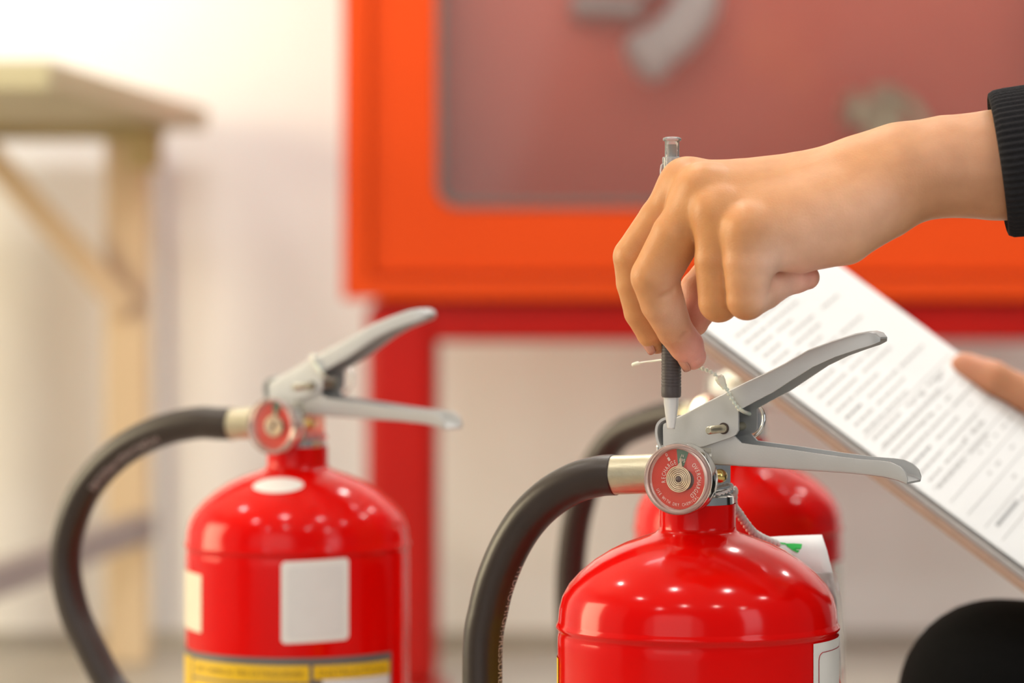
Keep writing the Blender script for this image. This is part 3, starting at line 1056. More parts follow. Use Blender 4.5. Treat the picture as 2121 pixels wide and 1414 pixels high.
V, F = [], []
s_mid = 0.011
rc = dome_at(s_mid)[0]
NO = 28
for ring in range(5):
    q = ring / 4
    for i in range(NO):
        a = 2 * math.pi * i / NO
        r0, z0 = dome_at(s_mid + 0.0095 * q * math.sin(a))
        ph = A(-14) + (0.0165 * q * math.cos(a)) / rc
        V.append((r0 * math.sin(ph), -r0 * math.cos(ph), z0))
for ring in range(4):
    for i in range(NO):
        j = (i + 1) % NO
        F.append((ring * NO + i, (ring + 1) * NO + i, (ring + 1) * NO + j, ring * NO + j))
obj('oval_sticker', V, F, M['sticker'], ext2)
tl = -W_UP / 2 - 0.0012
obj('seal_tie', *tube(spline([FRONT.L(1497, 812, 0.012), FRONT.L(1497, 810, -0.006), FRONT.L(1500, 812, tl), FRONT.L(1512, 832, tl), FRONT.L(1527, 852, tl), FRONT.L(1536, 866, -0.008), FRONT.L(1545, 868, 0.01)], 6), 0.0013, 10), M['tie'], ext2)

# --- the one behind
ext3 = empty('fire_extinguisher', BACK.loc, -BACK.rot, BACK.scale)
tag(ext3, 'red fire extinguisher half hidden behind the nearest one', 'fire extinguisher', 'red fire extinguishers on the floor')
body(ext3, BACK)
valve_parts(ext3)
part('upper', b_upper, 'squeeze_lever', M['lever'], ext3)
part('lower', b_lower, 'carry_handle', M['lever'], ext3)
gauge(ext3, False)
safety_pin(ext3)
ferrule(ext3, 'ferrule', FRONT, (1338, 981, 0.0), (1256, 984, 0.0))
BL = BACK.L
fb = FRONT.L(1275, 983, 0)
h3 = [(BACK.M @ fb)]
pa = [fb, fb + Vector((-0.014, 0, 0.0))]
pb = [BL(1335, 876, 0), BL(1278, 905, 0), BL(1228, 975, 0), BL(1198, 1060, 0), BL(1184, 1150, 0), BL(1180, 1240, 0), BL(1186, 1330, 0), BL(1205, 1420, 0)]
sp = spline(pa + pb + [Vector((-0.098, 0, 0.19)), Vector((-0.09, 0, 0.12)), Vector((-0.086, 0, 0.06))], 10)
obj('hose', *tube(sp, 0.0105, 24), M['rubber'], ext3)
obj('white_label', *patch(BACK.ang(58), BACK.ang(120), BACK.zrow(1400), BACK.zrow(1175), RL), M['sticker'], ext3)

# ------------------------------------------------------------------ tag hanging on the near extinguisher
tagroot = empty('inspection_tag', P(1640, 1150, 1.78))
tag(tagroot, 'white card tag with green print in a clear pouch, tied to the nearest extinguisher', 'tag')


def at_t(px, py, Y):
    return P(px, py, Y) - tagroot.location


def sheet(rows, th=0.0004):
    """rows of points -> thin two-sided sheet"""
    nr, nc = len(rows), len(rows[0])
    V = [p for r_ in rows for p in r_]
    V2 = [p + Vector((0.0001, th, 0)) for p in V]
    F = []
    n = nr * nc
    for i in range(nr - 1):
        for k in range(nc - 1):
            a = i * nc + k
            F.append((a, a + 1, a + nc + 1, a + nc))
            F.append((n + a, n + a + nc, n + a + nc + 1, n + a + 1))
    edge = [i for i in range(nc)] + [i * nc + nc - 1 for i in range(1, nr)] + [(nr - 1) * nc + k for k in range(nc - 2, -1, -1)] + [i * nc for i in range(nr - 2, 0, -1)]
    for i in range(len(edge)):
        a, b = edge[i], edge[(i + 1) % len(edge)]
        F.append((a, n + a, n + b, b))
    return V + V2, F


def tag_row(left, right, bulge, nc=9):
    out = []
    a, b = at_t(*left), at_t(*right)
    for k in range(nc):
        u = k / (nc - 1)
        p = a.lerp(b, u)
        p.y += bulge * math.sin(math.pi * u)
        out.append(p)
    return out


rows = [tag_row((1535, 1116, 1.757), (1702, 1107, 1.790), 0.004), tag_row((1540, 1140, 1.752), (1713, 1140, 1.782), 0.006), tag_row((1560, 1190, 1.762), (1724, 1185, 1.782), 0.007),
        tag_row((1590, 1240, 1.795), (1733, 1240, 1.785), 0.006), tag_row((1600, 1330, 1.812), (1740, 1330, 1.787), 0.004), tag_row((1610, 1440, 1.812), (1744, 1440, 1.790), 0.003)]
card = obj('card', *sheet(rows), M['paper'], tagroot)


def on_card(px, py):
    """point just in front of the card near this pixel"""
    u = (px - 1538) / (1711 - 1538)
    v = (py - 1116) / (1190 - 1116)
    r0, r2_ = rows[0], rows[2]
    i = max(0, min(7, int(u * 8)))
    q = u * 8 - i
    r1_ = rows[1]
    if v < .33:
        top, bot, w = r0, r1_, v / .33
    else:
        top, bot, w = r1_, r2_, (v - .33) / .67
    p = top[i].lerp(top[i + 1], q).lerp(bot[i].lerp(bot[i + 1], q), w)
    return p + Vector((0, -0.0006, 0))


G = [(1628, 1129), (1646, 1129), (1664, 1130), (1660, 1137), (1650, 1147), (1640, 1141), (1632, 1135)]
obj('green_mark', [on_card(*q) for q in G] + [on_card(1647, 1137)], [(i, (i + 1) % 7, 7) for i in range(7)], M['green_print'], card, smooth=False)
G2 = [(1600, 1124), (1630, 1128), (1631, 1131), (1599, 1127)]
obj('green_rule', [on_card(*q) for q in G2], [(0, 1, 2, 3)], M['green_print'], card, smooth=False)
prow = []
for r_ in rows[2:]:
    prow.append([p + (r_[-1] - r_[0]).normalized() * (0.0022 * (2 * k / 8 - 1)) + Vector((0, -0.0016, 0)) for k, p in enumerate(r_)])
obj('pouch', *sheet(prow, 0.0002), M['pouch'], tagroot)


def twisted(path, r, turns):
    sp = spline(path, 14)
    T, N, B = frames(sp)
    out = []
    for ph in (0, math.pi):
        pts = []
        for i in range(len(sp)):
            a = 2 * math.pi * turns * i / (len(sp) - 1) + ph
            pts.append(sp[i] + (N[i] * math.cos(a) + B[i] * math.sin(a)) * r)
        out.append(tube(pts, r * 0.95, 8))
    return merge(*out)


def fl(x, y, z_):
    return FRONT.M @ Vector((x, y, z_)) - tagroot.location


zc = Z_COLLAR + 0.0075
loop = [fl(0.0176 * math.cos(R(a)) * 1.0, 0.0160 * math.sin(R(a)), zc + 0.002 * math.sin(R(a * 2))) for a in range(-120, 250, 20)]
obj('string_loop', *twisted(loop, 0.00048, 20), M['string'], tagroot)
dang = [fl(0.012, 0.0195, zc - 0.001), at_t(1519, 1045, 1.742), at_t(1530, 1062, 1.742), at_t(1545, 1084, 1.745), at_t(1562, 1104, 1.75), at_t(1585, 1117, 1.756), at_t(1610, 1126, 1.763)]
obj('string', *twisted(dang, 0.00125, 9), M['string'], tagroot)

# ------------------------------------------------------------------ clipboard and papers
Apt = P(1442, 669, 2.03)
Bpt = P(1668, 497, 2.22)
Wv = (Bpt - Apt)
wlen = Wv.length
Wd = Wv / wlen
Ept = P(2121, 1180, 1.986)
Ld = (Ept - Apt)
Ld = (Ld - Wd * Ld.dot(Wd)).normalized()
Nd = Wd.cross(Ld).normalized()
if Nd.z < 0:
    Nd = -Nd


def on_board(s, w, h=0.0):
    return Apt + Ld * s + Wd * w + Nd * h


BASE = on_board(0.14, 0.10, -0.01)
clip = empty('clipboard', BASE)
tag(clip, 'brown hardboard clipboard tilted behind the levers, held at its far edge', 'clipboard')


def slab(s0, s1, w0, w1, h0, h1, org):
    pts = [(s0, w0, h0), (s1, w0, h0), (s1, w1, h0), (s0, w1, h0), (s0, w0, h1), (s1, w0, h1), (s1, w1, h1), (s0, w1, h1)]
    V = [on_board(*p) - org for p in pts]
    F = [(0, 3, 2, 1), (4, 5, 6, 7), (0, 1, 5, 4), (1, 2, 6, 5), (2, 3, 7, 6), (3, 0, 4, 7)]
    return V, F


PT = 0.0050
LEN = 0.285
o = obj('board', *slab(-0.012, LEN + 0.008, -0.0015, wlen + 0.001, -PT - 0.0068, -PT - 0.001, BASE), M['board'], clip, smooth=False)
bevel(o, 0.0012)
o = obj('clip', *merge(slab(-0.006, 0.008, wlen * .5 - .045, wlen * .5 + .045, 0.0006, 0.003, BASE),
                       slab(-0.0125, -0.0105, wlen * .5 - .045, wlen * .5 + .045, -PT - 0.007, 0.003, BASE),
                       slab(-0.011, -0.004, wlen * .5 - .02, wlen * .5 + .02, 0.003, 0.006, BASE)), M['steel'], clip, smooth=False)
bevel(o, 0.0008)
# under sheets, one by one, slightly fanned
hs = -PT - 0.0008
cnt = 7
for i in range(cnt):
    th = (PT - 0.0012) / cnt
    h0 = -PT - 0.0009 + th * i
    off = 0.0006 * math.sin(i * 2.3)
    o = obj('paper_sheet', *slab(0.002 + off, LEN - 0.004 + off * 2, 0.0004 + 0.0007 * math.cos(i * 1.7), wlen - 0.001 + off, h0, h0 + th * 0.86, BASE), M['paper2'], None, smooth=False)
    o.location = BASE
    pos = ('lowest', 'second lowest', 'third lowest', 'middle', 'third highest', 'second highest', 'highest')[i]
    tag(o, 'blank white sheet under the printed form, %s of the stack on the clipboard' % pos, 'paper', 'sheets on the clipboard')

# the printed form on top, with a faint curl along its near edge
form = empty('printed_form', on_board(0.14, 0.10, 0))
tag(form, 'printed white inspection form on top of the clipboard', 'paper')
FO = form.location.copy()


def curl(s, w):
    return 0.0004 + 0.0032 * max(0.0, s / LEN - 0.35) ** 2 * math.exp(-w / 0.03)


rows_ = []
for i in range(25):
    s = 0.001 + (LEN - 0.004) * i / 24
    rows_.append([on_board(s, wlen * k / 16, curl(s, wlen * k / 16)) - FO for k in range(17)])
nr, nc = 25, 17
V = [p for r_ in rows_ for p in r_]
V2 = [p - Nd * 0.00025 for p in V]
F = []
for i in range(nr - 1):
    for k in range(nc - 1):
        a = i * nc + k
        F.append((a, a + 1, a + nc + 1, a + nc))
        b_ = nr * nc + a
        F.append((b_, b_ + nc, b_ + nc + 1, b_ + 1))
sheet_o = obj('sheet', V + V2, F, M['paper'], form)


def bars(lst):
    V, F = [], []
    for s, w0, w1, th in lst:
        n0 = len(V)
        for ws in (w0, (w0 + w1) / 2, w1):
            for ds in (-th / 2, th / 2):
                V.append(on_board(s + ds, ws, curl(s, ws) + 0.00025) - FO)
        F += [(n0, n0 + 2, n0 + 3, n0 + 1), (n0 + 2, n0 + 4, n0 + 5, n0 + 3)]
    return V, F


light, dark_, lines = [], [], []
s = 0.022
row = 0
while s < LEN - 0.03:
    if s < 0.175:
        nw = 2 if row % 3 else 3
        w = 0.018
        for q in range(nw):
            ln = random.uniform(0.022, 0.06)
            u = w
            while u < min(w + ln, wlen - 0.02):
                d = random.uniform(0.006, 0.014)
                (dark_ if (row % 7 == 5 and q == 0) else light).append((s, u, min(u + d, wlen - 0.018), 0.0017))
                u += d + 0.0018
            w += ln + random.uniform(0.008, 0.02)
            if w > wlen - 0.03:
                break
    s += 0.0068
    row += 1
for q in range(9):
    s = 0.120 + q * 0.0125
    lines.append((s, 0.012, wlen - 0.012, 0.0006))
    w = 0.08
    while w < wlen - 0.02:
        if random.random() < 0.5:
            light.append((s + 0.006, w, w + random.uniform(0.004, 0.012), 0.0016))
        w += 0.018
for s, a, b_ in ((0.212, 0.025, 0.075), (0.236, 0.030, 0.080), (0.248, 0.032, 0.078), (0.264, 0.06, 0.09)):
    dark_.append((s, a, b_, 0.0022))
obj('printed_lines', *bars(light), M['print'], sheet_o, smooth=False)['kind'] = 'stuff'
obj('printed_heads', *bars(dark_), M['printd'], sheet_o, smooth=False)['kind'] = 'stuff'
obj('printed_rules', *bars(lines), M['print'], sheet_o, smooth=False)['kind'] = 'stuff'

# ------------------------------------------------------------------ pen
YP = 1.698
PS = YP / FPX
pen = empty('ballpoint_pen', P(1390, 888, YP))
tag(pen, 'clear plastic ballpoint pen with black ribbed grip held in the hand', 'pen')


def pz(py):
    return (888 - py) * PS


lean = Matrix.Rotation(R(0.2), 4, 'Y')


def plathe(pts, seg=32):
    return turn(lathe([(r * PS, pz(py)) for r, py in pts], seg), lean)


obj('tip_cone', *plathe([(2.5, 888), (7.5, 888), (8.5, 884), (12, 862), (15, 838), (16, 822), (16, 812)]), M['clearc'], pen)
obj('tip_insert', *plathe([(0, 884), (3, 880), (4.5, 860), (6, 842), (7, 838), (7, 834), (5, 832), (5, 800)]), M['trimw'], pen)
gp = [(10, 822.5), (19, 822.5), (20.5, 819), (20.8, 812), (20.8, 806)]
py = 804
while py > 600:
    gp += [(20.8, py), (20.8, py - 3.4), (20.0, py - 4.2), (20.0, py - 5.6), (20.8, py - 6.4)]
    py -= 6.6
gp += [(20.8, 690), (12, 690)]
gp = [q for q in gp if q[1] >= 690]
obj('grip', *plathe(gp), M['grip'], pen, auto=30)
obj('barrel', *plathe([(18.5, 700), (19, 690), (19.5, 600), (20, 450), (20.3, 330), (20.3, 327), (19, 325), (16, 325)]), M['clearp'], pen)
obj('refill', *plathe([(0, 820), (5.5, 820), (5.5, 480), (9, 478), (12.5, 360), (12.5, 330), (9.5, 328), (9.5, 299), (0, 299)]), M['ink'], pen, auto=40)
obj('plunger', *plathe([(14.5, 345), (15, 322), (15, 293), (18.5, 291.5), (19.5, 289), (19, 286), (13, 283.5), (0, 282.5)]), M['clearp'], pen)
cl = []
for py, x, y in ((338, -20, 3), (342, -24, 4), (352, -25.5, 4), (400, -25, 4), (460, -24.5, 4), (470, -22, 3)):
    cl.append((x * PS, py))
V, F = [], []
for x, py in cl:
    for dx, dy in ((0, -3.5), (3.2, -3.5), (3.2, 3.5), (0, 3.5)):
        V.append(lean @ Vector((x + dx * PS, dy * PS, pz(py))))
for i in range(len(cl) - 1):
    for k in range(4):
        F.append((i * 4 + k, i * 4 + (k + 1) % 4, i * 4 + 4 + (k + 1) % 4, i * 4 + 4 + k))
F += [(3, 2, 1, 0), tuple((len(cl) - 1) * 4 + k for k in range(4))]
obj('pocket_clip', V, F, M['clearc'], pen, smooth=False)

# ------------------------------------------------------------------ the person: implicit surfaces meshed with surface nets


def smin(a, b, k):
    h = np.clip(0.5 + 0.5 * (b - a) / k, 0, 1)
    return b + (a - b) * h - k * h * (1 - h)


def smax(a, b, k):
    return -smin(-a, -b, k)


def cone(Pp, a, b, ra, rb):
    a = np.asarray(a, float)
    ba = np.asarray(b, float) - a
    pa = Pp - a
    t_ = np.clip(pa @ ba / max(1e-12, ba @ ba), 0, 1)
    return np.linalg.norm(pa - t_[:, None] * ba, axis=1) - (ra + (rb - ra) * t_)


def chain(Pp, pts, k=0.004):
    """pts: list of (xyz, r)"""
    d = None
    for (a, ra), (b, rb) in zip(pts[:-1], pts[1:]):
        c = cone(Pp, a, b, ra, rb)
        d = c if d is None else smin(d, c, k)
    return d


def ellip(Pp, c, rad, Rm=None):
    p = Pp - np.asarray(c, float)
    if Rm is not None:
        p = p @ Rm
    rad = np.asarray(rad, float)
    k0 = np.linalg.norm(p / rad, axis=1)
    k1 = np.linalg.norm(p / rad ** 2, axis=1)
    return k0 * (k0 - 1) / np.maximum(k1, 1e-9)


def surface_net(f, lo, hi, h, ratio=5):
    lo, hi = np.asarray(lo, float), np.asarray(hi, float)
    nC = np.ceil((hi - lo) / (h * ratio)).astype(int) + 1
    hc = h * ratio
    gc = np.stack(np.meshgrid(*[lo[i] + hc * (np.arange(nC[i]) + 0.5) for i in range(3)], indexing='ij'), -1).reshape(-1, 3)
    dc = f(gc).reshape(nC)
    near = np.abs(dc) < hc * 1.35
    S = np.where(dc > 0, 1.0, -1.0).astype(np.float32)
    S = S.repeat(ratio, 0).repeat(ratio, 1).repeat(ratio, 2)
    mask = near.repeat(ratio, 0).repeat(ratio, 1).repeat(ratio, 2)
    idx = np.argwhere(mask)
    pts = lo + (idx + 0.5) * h
    vals = np.empty(len(pts), np.float32)
    for i in range(0, len(pts), 400000):
        vals[i:i + 400000] = f(pts[i:i + 400000])
    S[mask] = vals
    org = lo + 0.5 * h
    neg = S < 0
    shp = np.array(S.shape) - 1
    acc = np.zeros((*shp, 3), np.float32)
    cntr = np.zeros(shp, np.float32)

    def sl(ax, o):
        r_ = [slice(0, shp[0]), slice(0, shp[1]), slice(0, shp[2])]
        return r_
    corners = [(i, j, k_) for i in (0, 1) for j in (0, 1) for k_ in (0, 1)]
    for c in corners:
        for ax in range(3):
            if c[ax] == 1:
                continue
            c2 = list(c)
            c2[ax] = 1
            A_ = S[c[0]:c[0] + shp[0], c[1]:c[1] + shp[1], c[2]:c[2] + shp[2]]
            B_ = S[c2[0]:c2[0] + shp[0], c2[1]:c2[1] + shp[1], c2[2]:c2[2] + shp[2]]
            cr = (A_ < 0) != (B_ < 0)
            t_ = np.where(cr, A_ / np.where(cr, A_ - B_, 1), 0)
            for q in range(3):
                acc[..., q] += np.where(cr, c[q] + (t_ if q == ax else 0), 0)
            cntr += cr
    act = cntr > 0
    vid = -np.ones(shp, np.int64)
    ai = np.argwhere(act)
    vid[act] = np.arange(len(ai))
    Vv = org + (ai + acc[act] / cntr[act][:, None]) * h
    faces = []
    for ax in range(3):
        u_, v_ = (ax + 1) % 3, (ax + 2) % 3
        n0 = [slice(None)] * 3
        n1 = [slice(None)] * 3
        n0[ax] = slice(0, -1)
        n1[ax] = slice(1, None)
        cr = neg[tuple(n0)] != neg[tuple(n1)]
        e = np.argwhere(cr)
        e = e[(e[:, u_] > 0) & (e[:, v_] > 0) & (e[:, u_] < S.shape[u_] - 1) & (e[:, v_] < S.shape[v_] - 1)]
        s0 = neg[e[:, 0], e[:, 1], e[:, 2]]

        def cell(du, dv):
            q = e.copy()
            q[:, u_] += du
            q[:, v_] += dv
            return vid[q[:, 0], q[:, 1], q[:, 2]]
        quad = np.stack([cell(-1, -1), cell(0, -1), cell(0, 0), cell(-1, 0)], 1)
        quad[~s0] = quad[~s0][:, ::-1]
        faces.append(quad)
    Fq = np.concatenate(faces)
    Fq = Fq[(Fq >= 0).all(1)]
    return Vv, Fq


def np_mesh(name, Vv, Fq):
    me = bpy.data.meshes.new(name)
    me.vertices.add(len(Vv))
    me.vertices.foreach_set('co', Vv.astype(np.float32).ravel())
    me.loops.add(len(Fq) * 4)
    me.loops.foreach_set('vertex_index', Fq.astype(np.int32).ravel())
    me.polygons.add(len(Fq))
    me.polygons.foreach_set('loop_start', (np.arange(len(Fq)) * 4).astype(np.int32))
    me.polygons.foreach_set('use_smooth', np.ones(len(Fq), bool))
    me.update(calc_edges=True)
    me.validate()
    return me


Y0 = YP


def hp(px, py, dmm):
    """hand point: pixel plus depth in mm behind the pen"""
    return np.array(P(px, py, Y0 + dmm / 1000.0))


mm = 0.001
# ---- near hand
IDX = [(hp(1424, 386, -13), 11.6 * mm), (hp(1371, 456, -11), 10.9 * mm), (hp(1313, 532, -7), 9.6 * mm), (hp(1317, 585, -4), 9.0 * mm), (hp(1329, 645, 0), 8.1 * mm), (hp(1350, 690, 4), 6.8 * mm), (hp(1360, 708, 6), 5.3 * mm)]
MID = [(hp(1462, 402, -30), 12.0 * mm), (hp(1402, 488, -29), 11.8 * mm), (hp(1356, 573, -26), 11.0 * mm), (hp(1372, 626, -22), 10.2 * mm), (hp(1398, 684, -15), 8.2 * mm), (hp(1422, 716, -9), 7.9 * mm), (hp(1434, 737, -6), 6.2 * mm)]
RNG = [(hp(1492, 446, -43), 11.0 * mm), (hp(1486, 540, -44), 10.4 * mm), (hp(1489, 625, -43), 9.2 * mm), (hp(1520, 612, -22), 8.0 * mm), (hp(1560, 590, -12), 7.6 * mm), (hp(1610, 575, -14), 6.6 * mm)]
PNK = [(hp(1556, 482, -55), 11.5 * mm), (hp(1550, 545, -57), 11.4 * mm), (hp(1547, 621, -56), 9.0 * mm), (hp(1585, 605, -47), 7.6 * mm), (hp(1622, 583, -40), 6.8 * mm), (hp(1650, 576, -38), 6.6 * mm), (hp(1672, 574, -36), 5.4 * mm)]
THB = [(hp(1730, 440, 4), 15 * mm), (hp(1600, 520, 12), 12 * mm), (hp(1470, 578, 16), 9.6 * mm), (hp(1449, 600, 15), 9.2 * mm), (hp(1444, 640, 12), 9.0 * mm), (hp(1436, 664, 10), 7.4 * mm)]
FARM = [(hp(1800, 372, -22), 17 * mm), (hp(1872, 356, -24), 19.5 * mm), (hp(1960, 341, -24), 23 * mm), (hp(2060, 338, -22), 25 * mm), (hp(2250, 325, -16), 27 * mm), (hp(2420, 310, -10), 30 * mm)]


def palm(Pp):
    d = chain(Pp, [(hp(1862, 330, -15), 13 * mm), (hp(1760, 352, -12), 11.8 * mm), (hp(1650, 370, -12), 11.2 * mm), (hp(1530, 382, -12), 11.0 * mm), IDX[0]], 1.2 * mm)
    d = smin(d, chain(Pp, [(hp(1852, 350, -22), 14 * mm), (hp(1650, 392, -26), 12.5 * mm), MID[0]], 1.2 * mm), 14 * mm)
    d = smin(d, chain(Pp, [(hp(1852, 385, -32), 14 * mm), (hp(1660, 428, -40), 12 * mm), RNG[0]], 1.2 * mm), 14 * mm)
    d = smin(d, chain(Pp, [(hp(1846, 410, -40), 13.5 * mm), (hp(1690, 455, -50), 12.5 * mm), PNK[0]], 1.2 * mm), 14 * mm)
    # hypothenar edge, palm core
    d = smin(d, chain(Pp, [(hp(1828, 436, -40), 13 * mm), (hp(1745, 478, -44), 15.5 * mm), (hp(1655, 503, -48), 13.5 * mm), (hp(1600, 515, -52), 10 * mm)], 1.2 * mm), 8 * mm)
    d = smin(d, chain(Pp, [(hp(1800, 420, -20), 15 * mm), (hp(1640, 460, -24), 14 * mm), (hp(1540, 470, -30), 10 * mm)], 1.2 * mm), 10 * mm)
    d = smin(d, chain(Pp, FARM, 1.2 * mm), 14 * mm)
    d = smin(d, chain(Pp, [(hp(1890, 376, -36), 14 * mm), (hp(2060, 352, -36), 22 * mm), (hp(2250, 335, -26), 26 * mm)], 1.2 * mm), 10 * mm)
    return d - 0.5 * mm


KNUCKLE = [(hp(1420, 376, -18), 7.0 * mm), (hp(1452, 386, -36), 7.4 * mm), (hp(1482, 436, -48), 6.2 * mm), (hp(1548, 472, -62), 6.8 * mm)]


def near_hand0(Pp):
    pm = palm(Pp)
    for c, r in KNUCKLE:
        pm = smin(pm, np.linalg.norm(Pp - c, axis=1) - r, 8 * mm)
    d = None
    for fg, k1 in ((IDX, 9), (MID, 9), (RNG[:4], 9), (RNG[3:], 1), (PNK[:4], 8), (PNK[3:], 1), (THB, 9)):
        g = smin(pm, chain(Pp, fg, 0.8 * mm) - 0.7 * mm, k1 * mm)
        d = g if d is None else smin(d, g, 0.9 * mm)
    return d


def march(f, px, py, y_start=1.55):
    o = np.array([0, 0, CAM_H])
    dv = np.array(P(px, py, 1.0)) - o
    dv /= np.linalg.norm(dv)
    t_ = y_start
    for _ in range(80):
        s_ = float(f((o + dv * t_)[None])[0])
        if s_ < 0.0002:
            return o + dv * t_
        t_ += s_ * 0.8
        if t_ > 1.9:
            return None
    return o + dv * t_


# skin folds: short shallow grooves pressed into the surface
FOLDS = [([(1370, 616), (1381, 611), (1394, 604)], 1.3), ([(1428, 690), (1420, 694), (1412, 700)], .7),]
GROOVE = []
for pl, dep in FOLDS:
    q = [march(near_hand0, *p) for p in pl]
    q = [p for p in q if p is not None]
    if len(q) > 1:
        GROOVE.append((q, dep))

def near_hand(Pp):
    d = near_hand0(Pp)
    for q, dep in GROOVE:
        for a, b in zip(q[:-1], q[1:]):
            d = smax(d, -cone(Pp, a, b, dep * 0.55 * mm, dep * 0.55 * mm), 2.8 * mm)
    return d


# ---- far hand on the clipboard
def bp_(s, w, h):
    return np.array(on_board(s, w, h))


thumb_tip = np.array(P(2000, 762, 2.178))
thA = np.array(P(2056, 783, 2.172))
thB = np.array(P(2130, 818, 2.172))
thC = np.array(P(2240, 870, 2.19))
palmC = np.array(P(2330, 925, 2.235))
wristR = np.array(P(2500, 935, 2.25))
FT = [(thumb_tip, 10.0 * mm), (thA, 10.6 * mm), (thB, 11.2 * mm), (thC, 13 * mm), (palmC, 16 * mm)]


def far_hand(Pp):
    pm = chain(Pp, [(palmC, 22 * mm), (0.5 * (palmC + wristR), 22 * mm), (wristR, 21 * mm), (wristR + np.array([.12, .03, .05]), 26 * mm)], 8 * mm)
    pm = smin(pm, cone(Pp, palmC, palmC + np.array([-0.02, 0.025, -0.035]), 18 * mm, 14 * mm), 10 * mm)
    d = smin(pm, chain(Pp, FT, 4 * mm), 8 * mm)
    for i in range(4):
        s_ = 0.185 + 0.021 * i
        base = palmC + np.array([-0.012 + 0.008 * i, 0.03 - 0.004 * i, -0.028 - 0.012 * i])
        p1_ = bp_(s_, wlen + 0.018, -0.030)
        p2_ = bp_(s_ - 0.004, wlen - 0.012, -0.0215)
        p3_ = bp_(s_ - 0.008, wlen - 0.034, -0.0205)
        fg = [(base, 11 * mm), (p1_, 9 * mm), (p2_, 8 * mm), (p3_, 6.8 * mm)]
        g = smin(pm, chain(Pp, fg, 3 * mm), 6 * mm)
        d = smin(d, g, 1 * mm)
    return d


# ---- joints of the crouching figure, most of it beyond the right edge of the photograph
J = dict(wL=hp(2250, 325, -16), eL=np.array((0.455, 1.72, 0.715)), sL=np.array((0.66, 1.81, 0.90)), sR=np.array((0.71, 2.17, 0.90)), eR=np.array((0.68, 2.32, 0.60)),
         wR=wristR, neck=np.array((0.69, 1.985, 0.965)), head=np.array((0.615, 1.975, 1.115)), chest=np.array((0.71, 1.99, 0.80)), pelvis=np.array((0.77, 1.99, 0.43)),
         hL=np.array((0.74, 1.93, 0.362)), kL=np.array((0.293, 2.055, 0.350)), aL=np.array((0.50, 2.04, 0.085)), tL=np.array((0.36, 2.05, 0.03)),
         hR=np.array((0.76, 2.07, 0.38)), kR=np.array((0.52, 2.33, 0.30)), aR=np.array((0.78, 2.30, 0.085)), tR=np.array((0.66, 2.31, 0.03)))
hd_ = J['head']


def head_f(Pp):
    d = ellip(Pp, hd_ + np.array([0.012, 0, 0.022]), (0.094, 0.075, 0.092))
    d = smin(d, ellip(Pp, hd_ + np.array([-0.028, 0, -0.045]), (0.062, 0.056, 0.070)), 0.03)
    d = smin(d, cone(Pp, hd_ + np.array([-0.088, 0, 0.004]), hd_ + np.array([-0.108, 0, -0.032]), 0.008, 0.013), 0.012)      # nose
    d = smin(d, cone(Pp, hd_ + np.array([-0.082, -0.02, -0.064]), hd_ + np.array([-0.082, 0.02, -0.064]), 0.009, 0.009), 0.010)  # lips
    d = smin(d, ellip(Pp, hd_ + np.array([-0.066, 0, -0.098]), (0.024, 0.026, 0.018)), 0.02)  # chin
    for s_ in (-1, 1):
        d = smax(d, -(np.linalg.norm(Pp - (hd_ + np.array([-0.086, 0.031 * s_, 0.004])), axis=1) - 0.014), 0.014)
        d = smin(d, ellip(Pp, hd_ + np.array([0.008, 0.078 * s_, -0.012]), (0.018, 0.009, 0.032)), 0.006)
    d = smin(d, cone(Pp, hd_ + np.array([0.012, 0, -0.06]), J['neck'] + np.array([0.01, 0, -0.03]), 0.050, 0.056), 0.02)
    return d


def core_f(Pp):
    """everything of the body that is clothed, head and neck"""
    d = head_f(Pp)
    d = smin(d, cone(Pp, J['chest'] + np.array([0, 0, .06]), J['pelvis'], 0.095, 0.09), 0.05)
    d = smin(d, cone(Pp, J['sL'], J['sR'], 0.05, 0.05), 0.05)
    for a, b, ra, rb in (('sL', 'eL', .046, .036), ('eL', 'wL', .034, .0285), ('sR', 'eR', .046, .036), ('eR', 'wR', .034, .023), ('hL', 'kL', .062, .046), ('kL', 'aL', .046, .035),
                         ('hR', 'kR', .07, .05), ('kR', 'aR', .048, .035), ('aL', 'tL', .034, .026), ('aR', 'tR', .034, .026)):
        d = smin(d, cone(Pp, J[a], J[b], ra, rb), 0.02)
    return d


person = empty('person', (0.70, 2.0, 0.0))
tag(person, 'crouching person in black ribbed sweater and black trousers, holding pen and clipboard', 'person')
PO = np.array(person.location)

parts_ = []
pts_all = np.array([p for ch in (IDX, MID, RNG, PNK, THB, FARM) for p, r in ch])
lo = pts_all.min(0) - 0.036
hi = pts_all.max(0) + 0.034
hi[0] = hp(2330, 320, -14)[0]
parts_.append(surface_net(near_hand, lo, hi, 0.0008))
lo = np.minimum.reduce([thumb_tip, palmC, wristR, bp_(0.17, wlen - .05, -.04)]) - 0.045
hi = np.maximum.reduce([thumb_tip, palmC, wristR]) + np.array([0.02, 0.07, 0.05])
parts_.append(surface_net(far_hand, lo, hi, 0.0016))
parts_.append(surface_net(core_f, (0.20, 1.66, -0.01), (0.95, 2.45, 1.27), 0.009, 4))
nv = 0
Vs, Fs = [], []
for v, f in parts_:
    Vs.append(v)
    Fs.append(f + nv)
    nv += len(v)
VV, FF = np.concatenate(Vs), np.concatenate(Fs)
me = np_mesh('body', VV - PO, FF)
# natural tone of the skin: tanned back of the hand, pinker finger pads and palm
tan = np.array((0.61, 0.278, 0.104))
pink = np.array((0.84, 0.40, 0.34))
pale = np.array((0.86, 0.56, 0.43))
wrist_c = np.array((0.54, 0.28, 0.165))
tone = np.tile(tan, (len(VV), 1))


